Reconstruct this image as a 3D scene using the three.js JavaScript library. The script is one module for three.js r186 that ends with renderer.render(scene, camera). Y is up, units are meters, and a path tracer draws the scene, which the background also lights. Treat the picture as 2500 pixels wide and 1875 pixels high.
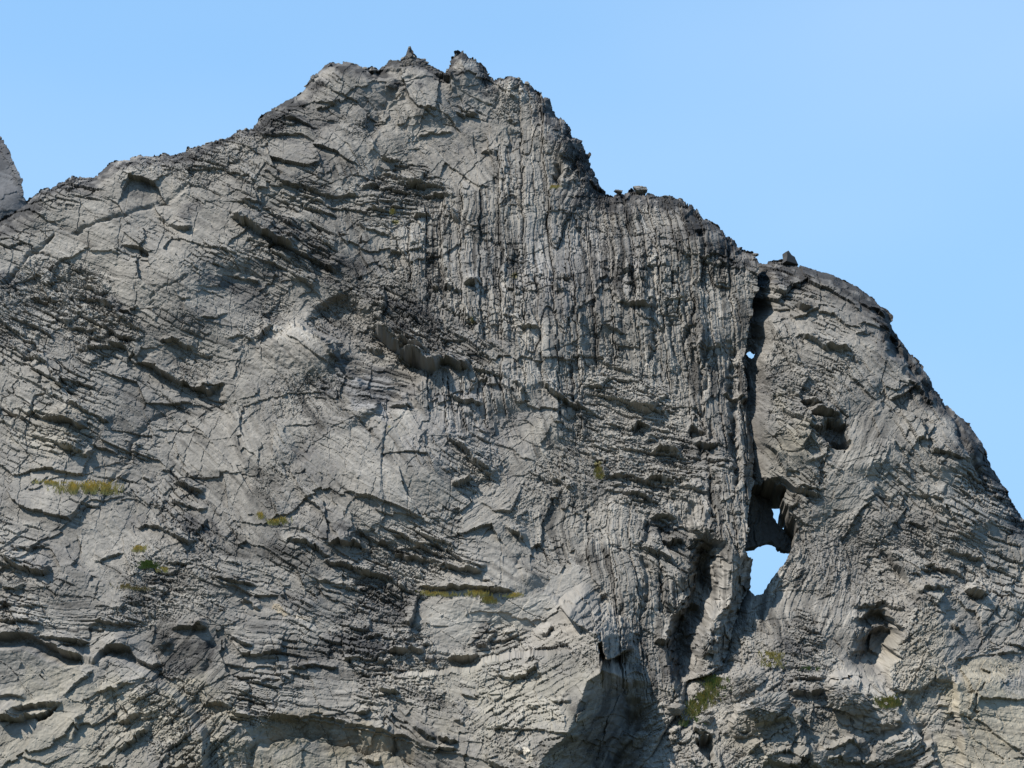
import * as THREE from 'three';

// ---------------------------------------------------------------- camera, sky, sun, exposure
const scene = new THREE.Scene();
const PITCH = THREE.MathUtils.degToRad(24);            // the photographer looks up at the cliff with a long lens
const camera = new THREE.PerspectiveCamera(19.647, 4 / 3, 1, 6000);
camera.position.set(0, 1.65, 0);
camera.rotation.set(PITCH, 0, 0);
camera.updateMatrixWorld();

const renderer = new THREE.WebGLRenderer({ antialias: true });
renderer.toneMapping = THREE.LinearToneMapping;
renderer.toneMappingExposure = 1.5;
renderer.shadowMap.enabled = true;

const SUN_AZ = THREE.MathUtils.degToRad(53), SUN_EL = THREE.MathUtils.degToRad(48);   // to the left, behind the viewer
const sunDir = new THREE.Vector3(-Math.sin(SUN_AZ) * Math.cos(SUN_EL), Math.sin(SUN_EL), Math.cos(SUN_AZ) * Math.cos(SUN_EL));
const sun = new THREE.DirectionalLight(new THREE.Color(1, 0.935, 0.845), 5);
sun.position.copy(sunDir).multiplyScalar(500).add(new THREE.Vector3(0, 100, -230));
sun.target.position.set(0, 100, -230);
sun.castShadow = true;
sun.shadow.mapSize.set(4096, 4096);
Object.assign(sun.shadow.camera, { left: -130, right: 130, top: 130, bottom: -130, near: 50, far: 1000 });
scene.add(sun, sun.target);

// ---------------------------------------------------------------- noise
const I = Math.imul;
function h2(x, y, s) { let h = I(x | 0, 374761393) ^ I(y | 0, 668265263) ^ I(s | 0, 1274126177); h = I(h ^ (h >>> 15), 2246822519); h = I(h ^ (h >>> 13), 3266489917); h ^= h >>> 16; return (h >>> 0) / 4294967296; }
function rng(seed) { let a = seed >>> 0; return () => { a = (a + 0x6d2b79f5) | 0; let t = I(a ^ (a >>> 15), 1 | a); t = (t + I(t ^ (t >>> 7), 61 | t)) ^ t; return ((t ^ (t >>> 14)) >>> 0) / 4294967296; }; }
function vn(x, y, s) {                                   // value noise, -1..1
  const i = Math.floor(x), j = Math.floor(y); let f = x - i, g = y - j;
  f = f * f * f * (f * (f * 6 - 15) + 10); g = g * g * g * (g * (g * 6 - 15) + 10);
  const a = h2(i, j, s), b = h2(i + 1, j, s), c = h2(i, j + 1, s), e = h2(i + 1, j + 1, s);
  return 2 * (a + (b - a) * f + (c - a) * g + (a - b - c + e) * f * g) - 1;
}
const fbm = (x, y, s, n) => { let v = 0, a = 0.5; for (let k = 0; k < n; k++) { v += a * vn(x, y, s + k * 17); x = x * 2.03 + 7.1; y = y * 2.03 - 3.7; a *= 0.5; } return v; };
const sm = (a, b, x) => { const t = Math.min(1, Math.max(0, (x - a) / (b - a))); return t * t * (3 - 2 * t); };
const lerp = (a, b, t) => a + (b - a) * t;
let fcId = 0, fcEdge = 0;
function facet(x, y, s, tilt) {                          // broken faces: every cell is a tilted plane of its own
  const i = Math.floor(x), j = Math.floor(y); let b1 = 9, b2 = 9, ci = 0, cj = 0, dx = 0, dy = 0;
  for (let q = j - 1; q <= j + 1; q++) for (let p = i - 1; p <= i + 1; p++) {
    const ex = x - p - h2(p, q, s), ey = y - q - h2(p, q, s + 1), r = ex * ex + ey * ey;
    if (r < b1) { b2 = b1; b1 = r; ci = p; cj = q; dx = ex; dy = ey; } else if (r < b2) b2 = r;
  }
  fcId = h2(ci, cj, s + 2); fcEdge = Math.sqrt(b2) - Math.sqrt(b1);
  return fcId - 0.5 + tilt * ((h2(ci, cj, s + 3) - 0.5) * dx + (h2(ci, cj, s + 4) - 0.5) * dy);
}
let bkId = 0, bkF = 0;
function bricks(a, b, s, dirSign) {                      // beds broken by cross joints; each block proud or sunk, leaning out towards its lower edge
  b += 0.4 * vn(a * 0.12, b * 0.4, s + 5) + 0.07 * vn(a * 0.9, b * 0.9, s + 6);
  const i = Math.floor(b), f = b - i;
  const k = 0.35 + 0.9 * h2(i, 3, s);
  let aa = a * k + 31 * h2(i, 9, s) + 0.22 * vn(b * 1.7, a * 0.7, s + 7);
  const j = Math.floor(aa), g = aa - j, r = h2(i, j, s + 8);
  bkId = r; bkF = Math.min(f, 1 - f, (g < 0.5 ? g : 1 - g) / k);
  return r * r * 1.25 - 0.35 + 0.55 * dirSign * (0.5 - f) + 0.3 * (h2(i, j, s + 9) - 0.5) * (g - 0.5);
}

{ // clear sky, paler towards the horizon and towards the sun, deeper overhead
  const W = 512, Hh = 256, data = new Float32Array(W * Hh * 4);
  const d = new THREE.Vector3();
  for (let j = 0; j < Hh; j++) for (let i = 0; i < W; i++) {
    const el = ((j + 0.5) / Hh - 0.5) * Math.PI, az = ((i + 0.5) / W - 0.5) * 2 * Math.PI;
    d.set(Math.cos(el) * Math.cos(az), Math.sin(el), Math.cos(el) * Math.sin(az));
    const up = Math.max(0, d.y), g = d.dot(sunDir);
    const k = THREE.MathUtils.smoothstep(up, 0.36, 1);
    const halo = 0.12 * Math.pow(Math.max(0, g), 8), E = 1 / 1.5;
    let r = E * (0.375 - 0.25 * k + halo), gg = E * (0.67 - 0.33 * k + halo * 0.9), b = E * (1.06 - 0.33 * k + halo * 0.8);
    const hz = 0.085 * fbm(az * 1.6 + 3, el * 5, 7, 4) + 0.035 * fbm(az * 5, el * 16, 9, 3); r += E * hz; gg += E * hz * 0.7; b += E * hz * 0.2;
    if (d.y < 0) { const m = Math.min(1, -d.y * 6); r = r * (1 - m) + 0.2 * m; gg = gg * (1 - m) + 0.2 * m; b = b * (1 - m) + 0.2 * m; }
    const o = (j * W + i) * 4; data[o] = r; data[o + 1] = gg; data[o + 2] = b; data[o + 3] = 1;
  }
  const sky = new THREE.DataTexture(data, W, Hh, THREE.RGBAFormat, THREE.FloatType);
  sky.mapping = THREE.EquirectangularReflectionMapping;
  sky.magFilter = sky.minFilter = THREE.LinearFilter; sky.needsUpdate = true;
  scene.background = sky; scene.environment = sky;
}

// ---------------------------------------------------------------- the cliff's frame: s metres across, t metres up the mean wall, which leans back 12 degrees
const LEAN = THREE.MathUtils.degToRad(12);
const INTO = new THREE.Vector3(0, 0.40674, -0.91355);   // into the mountain, rising 24 degrees as its ledges and gullies do
const UPV = new THREE.Vector3(0, Math.cos(LEAN), -Math.sin(LEAN));
const ORIGIN = new THREE.Vector3(0, 107.40, -237.52);    // middle of the wall
// broad relief stands out along -INTO; ledges and beds stand out level (+z)

// ---------------------------------------------------------------- what the wall is made of: patches of bedding
const patches = [];
function bed(at, angle, block, stria, rough, part, tone = 1) {   // beds of like dip belong to one set and run on from patch to patch
  const set = part >= 11 && part <= 13 ? 40 : 0; let seed = patches.length * 101;
  if (angle >= 82 && angle <= 91) { angle = 88; seed = 5001 + set; } else if (angle >= 24 && angle <= 30) { angle = 28; seed = 5101 + set; } else if (angle >= 32 && angle <= 38) { angle = 35; seed = 5201 + set; } else if (angle >= 4 && angle <= 15) { angle = 10; seed = 5301 + set; }
  const a = THREE.MathUtils.degToRad(angle);
  patches.push({ x: at[0], y: at[1], ax: Math.cos(a), ay: -Math.sin(a), bx: Math.sin(a), by: Math.cos(a), dir: Math.max(-1, Math.min(1, Math.cos(a) * 1.6 - Math.sin(a) * 0.5)), block, stria, rough, part, tone, seed, warp: angle === 88 ? 0.3 : 0.8, steep: angle === 88 ? 1 : 0 });
}
const PARTS = ['ridge_flank', 'summit_tower', 'strata_wall', 'ribbed_wall', 'notch_shoulder', 'pillar', 'smooth_slab', 'overhang', 'block_ledge', 'prow', 'foot_slab', 'buttress_wall', 'arch_rim', 'boulder_slope', 'corner_block', 'recess', 'natural_bridge', 'far_wall'];
// position on the wall, bedding angle, blockiness, striation, roughness, part, tone
bed([-56.36, 18.85], 25, 0.7, 0.3, 0.8, 0);
bed([-48.8, 27.77], 28, 0.75, 0.3, 0.9, 0, 0.98);
bed([-39.89, 31.59], 25, 0.7, 0.2, 0.9, 0);
bed([-32.06, 36.26], 30, 0.75, 0.2, 0.9, 0);
bed([-40.33, 23.27], 34, 0.6, 0.2, 0.9, 0);
bed([-24.24, 44.24], 45, 0.55, 0.3, 0.9, 1);
bed([-19.14, 36.26], 60, 0.5, 0.4, 0.8, 1);
bed([-11.07, 42.62], 75, 0.3, 0.3, 0.7, 1, 1.04);
bed([-5.81, 50.82], 100, 0.3, 0.3, 0.6, 1, 0.97);
bed([-3.33, 42.62], 40, 0.45, 0.2, 0.8, 1);
bed([2.03, 43.43], 82, 0.4, 0.5, 0.7, 1);
bed([1.41, 36.26], 86, 0.3, 0.5, 0.6, 1, 1.03);
bed([8.31, 34.69], 112, 0.75, 0.9, 0.9, 1, 0.95);
bed([-8.55, 34.69], 60, 0.4, 0.4, 0.8, 1);
bed([-13.67, 29.67], 12, 0.9, 0.3, 0.8, 2);
bed([-29.19, 27.77], 24, 0.85, 0.4, 0.7, 2);
bed([-25.36, 21.05], 32, 0.8, 0.7, 0.7, 2, 0.9);
bed([-18.62, 23.27], 80, 0.6, 0.6, 0.8, 2, 0.95);
bed([-7.22, 24.76], 85, 0.7, 0.8, 0.7, 3);
bed([0.81, 27.01], 84, 0.5, 0.8, 0.6, 3);
bed([7.64, 22.53], 88, 0.5, 0.9, 0.6, 3, 0.97);
bed([16.25, 24.01], 87, 0.35, 0.9, 0.5, 4, 1.04);
bed([20.79, 23.27], 86, 0.7, 0.9, 0.6, 4);
bed([25.61, 17.4], 88, 0.5, 0.9, 0.6, 4, 1.04);
bed([-50.87, 10.26], 29, 1.0, 0.3, 0.8, 2);
bed([-43.57, 15.23], 30, 0.4, 0.3, 0.8, 2, 1.03);
bed([-35.43, 11.67], 30, 0.7, 0.5, 0.7, 2, 0.9);
bed([-56.65, 3.35], 30, 0.9, 0.2, 0.9, 2, 1.05);
bed([-51.26, -5.34], 28, 1.0, 0.3, 0.8, 2, 1.03);
bed([-38.55, 2.67], 30, 0.5, 0.4, 0.7, 2);
bed([-41.8, -3.36], 32, 0.3, 0.4, 0.6, 2);
bed([-45.35, -10.51], 30, 0.6, 0.2, 0.7, 2, 1.05);
bed([-55.42, -10.51], 28, 0.4, 0.2, 0.7, 2, 1.07);
bed([-34.96, -7.94], 45, 0.25, 0.5, 0.5, 6, 1.03);
bed([-29.32, -4.68], 60, 0.25, 0.5, 0.5, 6, 1.03);
bed([-26.66, 4.71], 45, 0.35, 0.4, 0.6, 6, 1.1);
bed([-22.47, -2.04], 58, 0.3, 0.8, 0.5, 6, 1.04);
bed([-18.18, -1.37], 18, 0.25, 1.0, 0.4, 6, 0.9);
bed([-17.3, -9.87], 35, 0.3, 0.6, 0.6, 6, 1.03);
bed([-13.13, 10.97], 34, 0.95, 0.9, 0.7, 7, 0.82);
bed([-19.18, 9.56], 40, 0.7, 0.3, 0.9, 7, 1.03);
bed([-5.28, 6.09], 36, 0.85, 0.7, 0.7, 7, 0.95);
bed([-5.4, 15.95], 84, 0.75, 0.8, 0.7, 3, 0.96);
bed([-4.11, -1.37], 85, 0.2, 0.9, 0.4, 3, 1.0);
bed([0.22, 12.38], 86, 0.8, 0.9, 0.7, 3, 0.98);
bed([5.18, 6.78], 88, 0.3, 0.7, 0.4, 3, 1.05);
bed([10.77, 10.26], 88, 0.8, 1.0, 0.7, 3, 0.97);
bed([16.43, 13.09], 87, 0.85, 1.0, 0.7, 3, 1.0);
bed([18.87, 4.71], 88, 0.5, 1.0, 0.6, 3, 1.04);
bed([9.44, -0.03], 86, 0.8, 0.8, 0.7, 3, 1.0);
bed([14.26, -2.04], 18, 1.0, 0.6, 0.7, 8, 1.04);
bed([24.47, 6.78], 90, 0.4, 0.8, 0.7, 5, 1.03);
bed([24.45, -3.36], 89, 0.5, 0.9, 0.7, 5, 1.02);
bed([1.28, -8.58], 75, 0.25, 0.8, 0.5, 3, 0.97);
bed([-10.98, -7.94], 55, 0.45, 0.5, 0.7, 2, 1.03);
bed([-5.07, -11.79], 36, 0.6, 0.5, 0.7, 2, 1.0);
bed([-11.85, -14.94], 38, 0.5, 0.4, 0.8, 2, 1.03);
bed([-0.31, -17.43], -50, 0.6, 0.3, 0.9, 2, 0.98);
bed([7.08, -11.79], 40, 0.85, 0.5, 0.9, 8, 0.97);
bed([12.95, -9.87], 14, 0.9, 0.7, 0.8, 8, 1.04);
bed([17.62, -12.42], 12, 1.0, 0.5, 0.8, 8, 1.03);
bed([7.47, -19.28], 78, 0.6, 0.6, 0.9, 3, 0.98);
bed([12.54, -23.53], 88, 0.5, 0.8, 0.8, 5, 1.02);
bed([17.21, -22.33], 20, 0.9, 0.4, 0.9, 8, 0.98);
bed([17.5, -27.7], 88, 0.7, 0.9, 0.8, 5, 1.0);
bed([22.69, -16.19], 91, 0.6, 1.0, 0.7, 5, 1.0);
bed([23.16, -26.52], 94, 0.6, 1.0, 0.8, 5, 0.97);
bed([14.64, -36.36], 89, 0.6, 0.9, 0.7, 5, 1.0);
bed([19.79, -32.94], 96, 0.6, 0.8, 0.8, 5, 0.95);
bed([-26.57, -14.31], 50, 0.5, 0.4, 0.7, 6, 1.0);
bed([-21.23, -16.19], 45, 0.4, 0.4, 0.8, 6, 1.0);
bed([-35.24, -17.43], 40, 0.85, 0.5, 0.9, 2, 0.92);
bed([-49.62, -19.28], 25, 0.5, 0.3, 0.9, 2, 1.0);
bed([-53.67, -24.13], 30, 0.6, 0.3, 0.9, 2, 1.0);
bed([-44.5, -23.53], 40, 0.4, 0.3, 0.8, 2, 1.0);
bed([-50.82, -30.63], 10, 0.85, 0.7, 0.7, 7, 1.0);
bed([-40.77, -30.04], 14, 0.8, 0.7, 0.7, 7, 1.0);
bed([-31.89, -27.11], 20, 0.6, 0.5, 0.8, 2, 1.0);
bed([-24.01, -22.33], 40, 0.6, 0.5, 0.9, 2, 1.0);
bed([-20.63, -28.29], 24, 0.9, 0.9, 0.7, 2, 0.97);
bed([-9.06, -22.93], 27, 0.95, 0.8, 0.7, 2, 1.0);
bed([-2.36, -24.73], 30, 0.6, 0.4, 0.9, 2, 1.02);
bed([-25.35, -34.08], 12, 0.8, 0.6, 0.7, 7, 0.98);
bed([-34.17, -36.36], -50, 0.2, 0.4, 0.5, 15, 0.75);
bed([-14.29, -35.22], 6, 1.0, 0.6, 0.8, 8, 0.97);
bed([-5.84, -31.79], -25, 0.08, 0.1, 0.4, 9, 1.1);
bed([1.21, -31.79], -25, 0.2, 0.15, 0.5, 9, 1.08);
bed([-0.8, -36.92], -25, 0.75, 0.3, 0.9, 9, 1.04);
bed([5.68, -36.36], -35, 0.7, 0.3, 0.9, 9, 1.04);
bed([-7.19, -40.83], 5, 0.8, 0.4, 0.9, 9, 1.02);
bed([-16.08, -40.28], 8, 0.9, 0.6, 0.7, 8, 1.0);
bed([-25, -39.72], 9, 0.95, 0.7, 0.6, 8, 1.0);
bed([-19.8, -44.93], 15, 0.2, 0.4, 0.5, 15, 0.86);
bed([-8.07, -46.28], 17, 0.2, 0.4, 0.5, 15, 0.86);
bed([2.16, -43.03], -35, 0.75, 0.3, 0.9, 9, 1.05);
bed([9.97, -44.12], 112, 0.3, 0.5, 0.8, 9, 0.7);  // low tone paints the shade of the prow's right face
bed([-49.97, -37.48], -20, 0.12, 0.15, 0.45, 10, 1.08);
bed([-40.97, -38.05], -45, 0.1, 0.15, 0.45, 10, 1.1);
bed([-47.78, -47.35], -45, 0.3, 0.15, 0.55, 10, 1.08);
bed([-41.65, -45.74], -48, 0.5, 0.2, 0.7, 10, 1.08);
bed([-34.35, -45.74], -50, 0.9, 0.2, 1.0, 10, 1.03);
bed([-26.46, -47.35], 80, 0.6, 0.2, 0.9, 10, 1.1);
bed([-13.82, -48.42], 70, 0.3, 0.2, 0.8, 10, 1.08);
// the buttress right of the cleft
bed([35.54, 14.52], 30, 0.7, 0.4, 0.8, 11, 0.92);
bed([41.44, 11.67], 30, 0.6, 0.5, 0.8, 11, 0.95);
bed([32.58, 4.71], 75, 0.8, 0.4, 1.1, 11, 0.92);
bed([38.07, 4.71], 36, 0.7, 0.3, 0.9, 11, 0.98);
bed([43.35, 2.67], 50, 0.4, 0.4, 0.7, 11, 1.02);
bed([35.28, -2.7], 32, 0.9, 0.3, 0.9, 11, 0.95);
bed([31.13, -7.94], 60, 0.85, 0.3, 1.1, 11, 0.94);
bed([41.38, -6.64], -60, 0.4, 0.4, 0.8, 11, 1.0);
bed([47.26, -6.64], 60, 0.6, 0.3, 0.9, 11, 0.98);
bed([51.91, -7.94], 65, 0.6, 0.4, 0.9, 11, 0.97);
bed([32.25, -14.31], 50, 0.9, 0.2, 1.0, 12, 1.0);
bed([33.43, -19.28], 75, 0.5, 0.4, 0.8, 12, 1.0);
bed([38.38, -16.19], -55, 0.5, 0.3, 0.8, 11, 1.0);
bed([30.18, -28.29], 108, 0.4, 1.0, 0.6, 12, 0.97);
bed([35.51, -25.33], 106, 0.4, 1.0, 0.6, 11, 0.98);
bed([36.52, -31.21], 108, 0.5, 0.9, 0.8, 11, 0.95);
bed([44.13, -16.19], 45, 0.7, 0.3, 1.0, 11, 1.0);
bed([51.3, -17.43], 25, 0.85, 0.2, 1.0, 11, 1.0);
bed([48.95, -24.13], 28, 0.9, 0.4, 0.9, 11, 1.03);
bed([41.53, -26.52], 40, 0.7, 0.3, 0.9, 11, 1.0);
bed([54.44, -25.33], 20, 0.6, 0.2, 0.8, 11, 1.04);
bed([26.82, -32.94], 100, 0.4, 0.7, 0.8, 12, 0.95);
bed([31.67, -35.22], 30, 0.7, 0.4, 0.9, 13, 0.92);
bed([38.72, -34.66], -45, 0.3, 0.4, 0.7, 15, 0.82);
bed([45.1, -31.21], -40, 0.8, 0.2, 0.9, 11, 1.07);
bed([43.79, -38.61], -60, 0.55, 0.2, 0.9, 11, 1.05);
bed([49.86, -33.51], -50, 0.6, 0.3, 0.9, 11, 1.0);
bed([24.34, -40.83], -35, 0.4, 0.1, 1.1, 13, 1.05);
bed([31.32, -39.72], 12, 0.8, 0.4, 0.9, 13, 0.97);
bed([36.65, -40.83], 35, 0.3, 0.2, 0.9, 13, 1.02);
bed([22.03, -46.82], -40, 0.6, 0.1, 1.1, 13, 1.02);
bed([28.87, -46.28], -45, 0.35, 0.1, 1.1, 13, 1.04);
bed([36.15, -46.28], -40, 0.7, 0.3, 1.0, 13, 0.97);
bed([41.01, -46.28], -30, 0.8, 0.3, 0.9, 13, 0.97);
bed([50.8, -41.93], 14, 0.35, 0.3, 0.8, 14, 1.12);
bed([49.14, -47.35], 14, 0.4, 0.3, 0.8, 14, 1.12);
bed([18.17, -46.28], -20, 0.8, 0.2, 1.1, 13, 0.95);

// ---------------------------------------------------------------- single features of the wall
const feats = [];
const scarp = (pts, depth, reach, o = {}) => feats.push({ k: 0, pts, depth, reach, ...o });      // a lip: rock left of the line stands out by depth, fading over reach
const crack = (pts, width, depth, o = {}) => feats.push({ k: 1, pts, width, depth, ...o });      // a groove (or a rib when depth is negative)
const swell = (c, rx, ry, rot, h, o = {}) => feats.push({ k: 2, c, rx, ry, rot, h, ...o });      // a broad bulge or hollow
const stainOrShade = (c, rx, ry, rot, v, o = {}) => feats.push({ k: 3, c, rx, ry, rot, v, ...o });      // dark weathered rock, or shade put into the colour (pale when negative)
const tint = (c, rx, ry, rot, rgb, o = {}) => feats.push({ k: 4, c, rx, ry, rot, rgb, ...o });   // another tone of stone
const fault = (pts, depth, reach, o = {}) => feats.push({ k: 5, pts, depth, reach, ...o });      // like scarp but a whole mass of rock
const drop = (pts, depth, reach, o = {}) => feats.push({ k: 8, pts, depth, reach, ...o });        // a flank that falls back from an edge
const roof = (pts, depth, reach, o = {}) => feats.push({ k: 6, pts, depth, reach, ...o });       // an undercut below a lip
const pit = (c, rx, ry, rot, h, o = {}) => feats.push({ k: 7, c, rx, ry, rot, h, ...o });        // a broken-out hollow with steep sides
// --- masses of rock
fault([-1.21, -64.25,  1.39, -52.63,  2.13, -48.42,  3.21, -46.07,  5.67, -43.68,  6.7, -40.99,  7.64, -38.16,  9.47, -36.07,  9.19, -32.94,  5.02, -29.46,  2.75, -27.7,  0.71, -26.81], 10, 22, { on: 'face', taper: 7, fade: 34, jag: 0.45 });
fault([9.68, -35.68,  7.64, -38.16,  6.7, -40.99,  5.67, -43.68,  3.21, -46.07,  2.13, -48.42,  1.39, -52.63,  -1.21, -64.25], 10, 5.2, { on: 'face', jag: 0.45 });
fault([5.02, -29.46,  9.19, -32.94,  9.81, -36.64], 10, 3.6, { on: 'face', jag: 0.45 });
crack([13.46, -39.16,  13.05, -42.48,  12.44, -46.28,  11.84, -50.01,  11.07, -56.75], 1.5, 3.5, { on: 'face' });
fault([-29.42, -59.28,  -30.96, -50.54,  -32.25, -44.66,  -34.51, -41.1,  -37.48, -38.33,  -40.13, -36.58,  -42.96, -35.68,  -47.57, -36.81,  -52.34, -34.54,  -70.51, -33.63], 2.4, 26, { on: 'face', jag: 0.6 });
scarp([-14.66, -21.72,  -14.39, -17.43,  -14.51, -12.42,  -14.72, -5.99,  -14.61, -1.37], 0.22, 4, { jag: 0.7 });
crack([-14.61, -1.37,  -14.72, -5.99,  -14.51, -12.42,  -14.59, -17.68,  -14.56, -21.42], 0.09, 0.25, { jag: 0.7 });
swell([-26.17, 5.74], 5.5, 3.5, 40, 1.6);
swell([-13.13, 10.97], 6, 4, 34, 1.4);
swell([-29.19, -6.64], 7, 6, 0, 0.8);
swell([-10.47, 42.62], 6, 6, 0, 1.2);
swell([0.82, 37.83], 5, 5, 0, 0.8);
swell([23.5, -20.5], 4, 22, 0, 2.2, { on: 'face' });
swell([12.67, -19.28], 4, 11, 0, 1.2, { on: 'face' });
fault([12.53, 30.44,  12.13, 21.79,  12.63, 19.36,  12.48, 11.67], 1.0, 9, { on: 'face' });
scarp([7.2, 38.94,  5.8, 35.08,  6.16, 31.44,  6.26, 30.44], 1.4, 5, { on: 'face' });
// --- upper left flank
scarp([-43.99, 25.73,  -42.33, 24.46,  -40.71, 23.71,  -39.26, 24.16], 0.9, 2.2);

scarp([-34.97, 25.73,  -32.74, 24.24,  -30.76, 22.75,  -29.16, 21.79,  -26.48, 20.83], 1.2, 2.6);
scarp([-31.44, 33.13,  -28.42, 31.28,  -24.44, 29.75,  -21.28, 28.99,  -18.84, 28.68], 0.6, 1.4);
scarp([-29.28, 29.29,  -25.7, 27.39,  -21.58, 25.51], 0.5, 1.2);
scarp([-33.86, 28.53,  -30.55, 26.64,  -26.66, 24.01], 0.5, 1);
crack([-54.61, 23.27,  -48.56, 25.51,  -44.18, 27.77,  -39.86, 31.2], 0.35, 0.5);
crack([-61.27, 21.79,  -55.79, 18.85,  -50.94, 15.95], 0.15, 0.4);
crack([-62, 14.52,  -59.19, 18.85,  -56.33, 23.27], 0.25, 0.6);
scarp([-27.82, 44.24,  -24.9, 45.46,  -22.47, 44.65], 0.5, 1.2);
scarp([-30.06, 41.82,  -27.08, 41.66,  -24.63, 40.21], 0.6, 1.2);
pit([-15.78, 50.4], 2.6, 1.1, 10, 0.4);
scarp([-10.33, 49.99,  -8.81, 49.33,  -8.08, 48.99], 1.3, 1.2);
scarp([-8.85, 51.66,  -8.38, 49.16,  -8.04, 46.69], 0.5, 1.5);
// --- summit
crack([-12.37, 49.57,  -14.21, 48.33,  -15.49, 47.1,  -16.48, 44.24,  -18.24, 40.45], 0.8, 1.0);
crack([-13.3, 48.33,  -15.32, 45.46,  -16.9, 42.62,  -17.76, 38.62,  -17.94, 35.47], 0.3, -0.6);
crack([-0.24, 41.66,  -0.35, 39.42,  -0.06, 35.94], 0.18, 0.5);
crack([-1.86, 47.1,  -2.27, 45.05,  -2.15, 44.08], 0.35, 0.7);
crack([-2.78, 49.57,  -0.96, 47.1,  -0.36, 45.46], 0.15, 0.4);
scarp([-0.95, 41.98,  0.36, 41.66,  1.13, 41.98], 0.7, 0.9);
scarp([-7.52, 43.83,  -5.71, 42.62,  -3.63, 43.03], 0.7, 1.2);
scarp([-12.16, 38.62,  -8.93, 39.58,  -7.16, 39.9], 0.4, 1);
scarp([-16.46, 35.08,  -14.98, 34.53,  -14.28, 34.69], 0.7, 1);
scarp([-11.39, 43.59,  -10.18, 43.03,  -9.6, 43.43], 0.5, 0.8);
scarp([-4.18, 37.2,  -2.7, 36.88,  -2.11, 36.26], 0.5, 0.8);
crack([5.21, 34.38,  6.34, 31.59], 0.4, 0.9);
crack([9.21, 38.62,  7.84, 34.69,  6.91, 30.82], 0.25, 0.5);
crack([9.9, 35.08,  8.86, 32.75,  8.24, 30.82], 0.25, 0.5);
scarp([9.54, 31.59,  10.68, 30.67,  11.53, 29.9], 0.7, 1);
// --- broken band under the summit
scarp([-19.41, 29.9,  -17.75, 30.44,  -15.97, 31.05], 0.9, 1);
scarp([-16.2, 32.59,  -14.26, 32.05,  -13.14, 31.44], 0.6, 0.9);
scarp([-13.44, 31.74,  -11.67, 31.05,  -8.59, 30.67], 1.0, 1.1);
scarp([-10.71, 29.52,  -8.45, 29.14,  -6.41, 28.68], 0.8, 0.9);
scarp([-12.36, 26.03,  -10.05, 25.81], 0.7, 0.8);
scarp([-8.05, 26.56,  -7.23, 25.21,  -6.19, 24.91], 1.1, 1.2);
scarp([-23.42, 27.77,  -18.76, 26.56,  -15.31, 26.86], 0.5, 1);
scarp([-19.86, 25.51,  -17.48, 23.27,  -14.59, 22.15], 0.5, 1);
crack([12.4, 25.51,  12.13, 21.79,  12.63, 19.36,  12.48, 15.95], 0.14, 0.6);
crack([8.55, 25.51,  8.86, 20.31,  9.5, 15.95], 0.15, 0.4);
crack([22.51, 23.27,  23.01, 21.79], 0.4, 0.8);
crack([19.08, 23.27,  24.2, 22.9,  28.15, 22.15], 0.12, 0.35);
crack([21.16, 18.85,  24.5, 17.76,  27.91, 18.12], 0.12, 0.35);
crack([26.17, 17.4,  26.93, 15.95,  27.6, 17.76], 0.12, 0.35);
// --- stepped beds on the left
scarp([-53.78, 9.98,  -52.9, 8.65,  -50.79, 8.1,  -49.14, 8.16], 0.9, 1.4);
scarp([-58.45, 13.09,  -55.57, 12.38,  -53.15, 10.82], 0.6, 1.2);
scarp([-52.3, 13.09,  -49.97, 12.24,  -47.87, 10.82], 0.7, 1.2);
scarp([-49.95, 12.02,  -47.54, 10.26,  -45.42, 8.51,  -44.52, 7.82], 0.7, 1.3);
scarp([-60.21, 9.56,  -57.31, 8.51,  -54.29, 6.43], 0.6, 1.2);
scarp([-60.85, 6.09,  -57.29, 4.03,  -54.3, 1.99], 0.6, 1.5);
scarp([-52.56, 5.74,  -49.18, 5.05,  -46.49, 5.54], 0.6, 1.2);
scarp([-44.07, 3.35,  -41.92, 1.99,  -40.17, 0.64,  -37.71, -0.7,  -35.84, -1.1,  -33.77, 0.1], 1.2, 3);
scarp([-42.48, 6.09,  -40.27, 6.09,  -37.24, 4.64,  -35, 4.03], 0.7, 1.4);
scarp([-55.96, -4.22,  -54.14, -5.01,  -51.82, -5.14,  -50.27, -5.99,  -49.06, -5.79], 1.2, 2);
scarp([-51.57, -2.7,  -48.74, -3.89,  -46.15, -5.47], 0.6, 1.2);
scarp([-52.47, -8.58,  -50.52, -9.36,  -48.82, -10.32,  -47.96, -9.42], 1.2, 1.6);
scarp([-48.75, -8.58,  -46.52, -9.55,  -45.39, -10.19], 0.6, 1.2);
scarp([-41.58, -7.29,  -39.46, -7.1,  -37.19, -6.84,  -35.8, -8.13,  -34.21, -9.36], 0.35, 1.2);
scarp([-38.48, -13.87,  -37.04, -14.75,  -36.09, -15.38,  -34.72, -14.94], 0.9, 1.4);
scarp([-42.42, -13.43,  -40.81, -13.68], 0.5, 0.8);
crack([-46.11, -14.31,  -44.96, -12.29,  -43.71, -8.91,  -42.14, -5.4,  -40.11, -4.09], 0.3, 0.6);
crack([-45.22, -14.31,  -43.93, -11.47,  -42.66, -8.26], 0.25, -0.5);
scarp([-34.64, 6.57,  -32.84, 6.78,  -30.47, 5.95], 0.5, 1.2);
scarp([-37.5, 9.84,  -35.43, 9.56,  -33.65, 10.26], 0.5, 1.2);
scarp([-34.66, 16.31,  -32.36, 15.59,  -30.61, 14.52], 0.6, 1.2);
scarp([-30.9, 18.85,  -27.37, 16.67,  -23.28, 13.8], 0.6, 1.4);
scarp([-55.93, 1.99,  -55.37, 4.03,  -55.73, 4.71], 0.5, 1);
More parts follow.
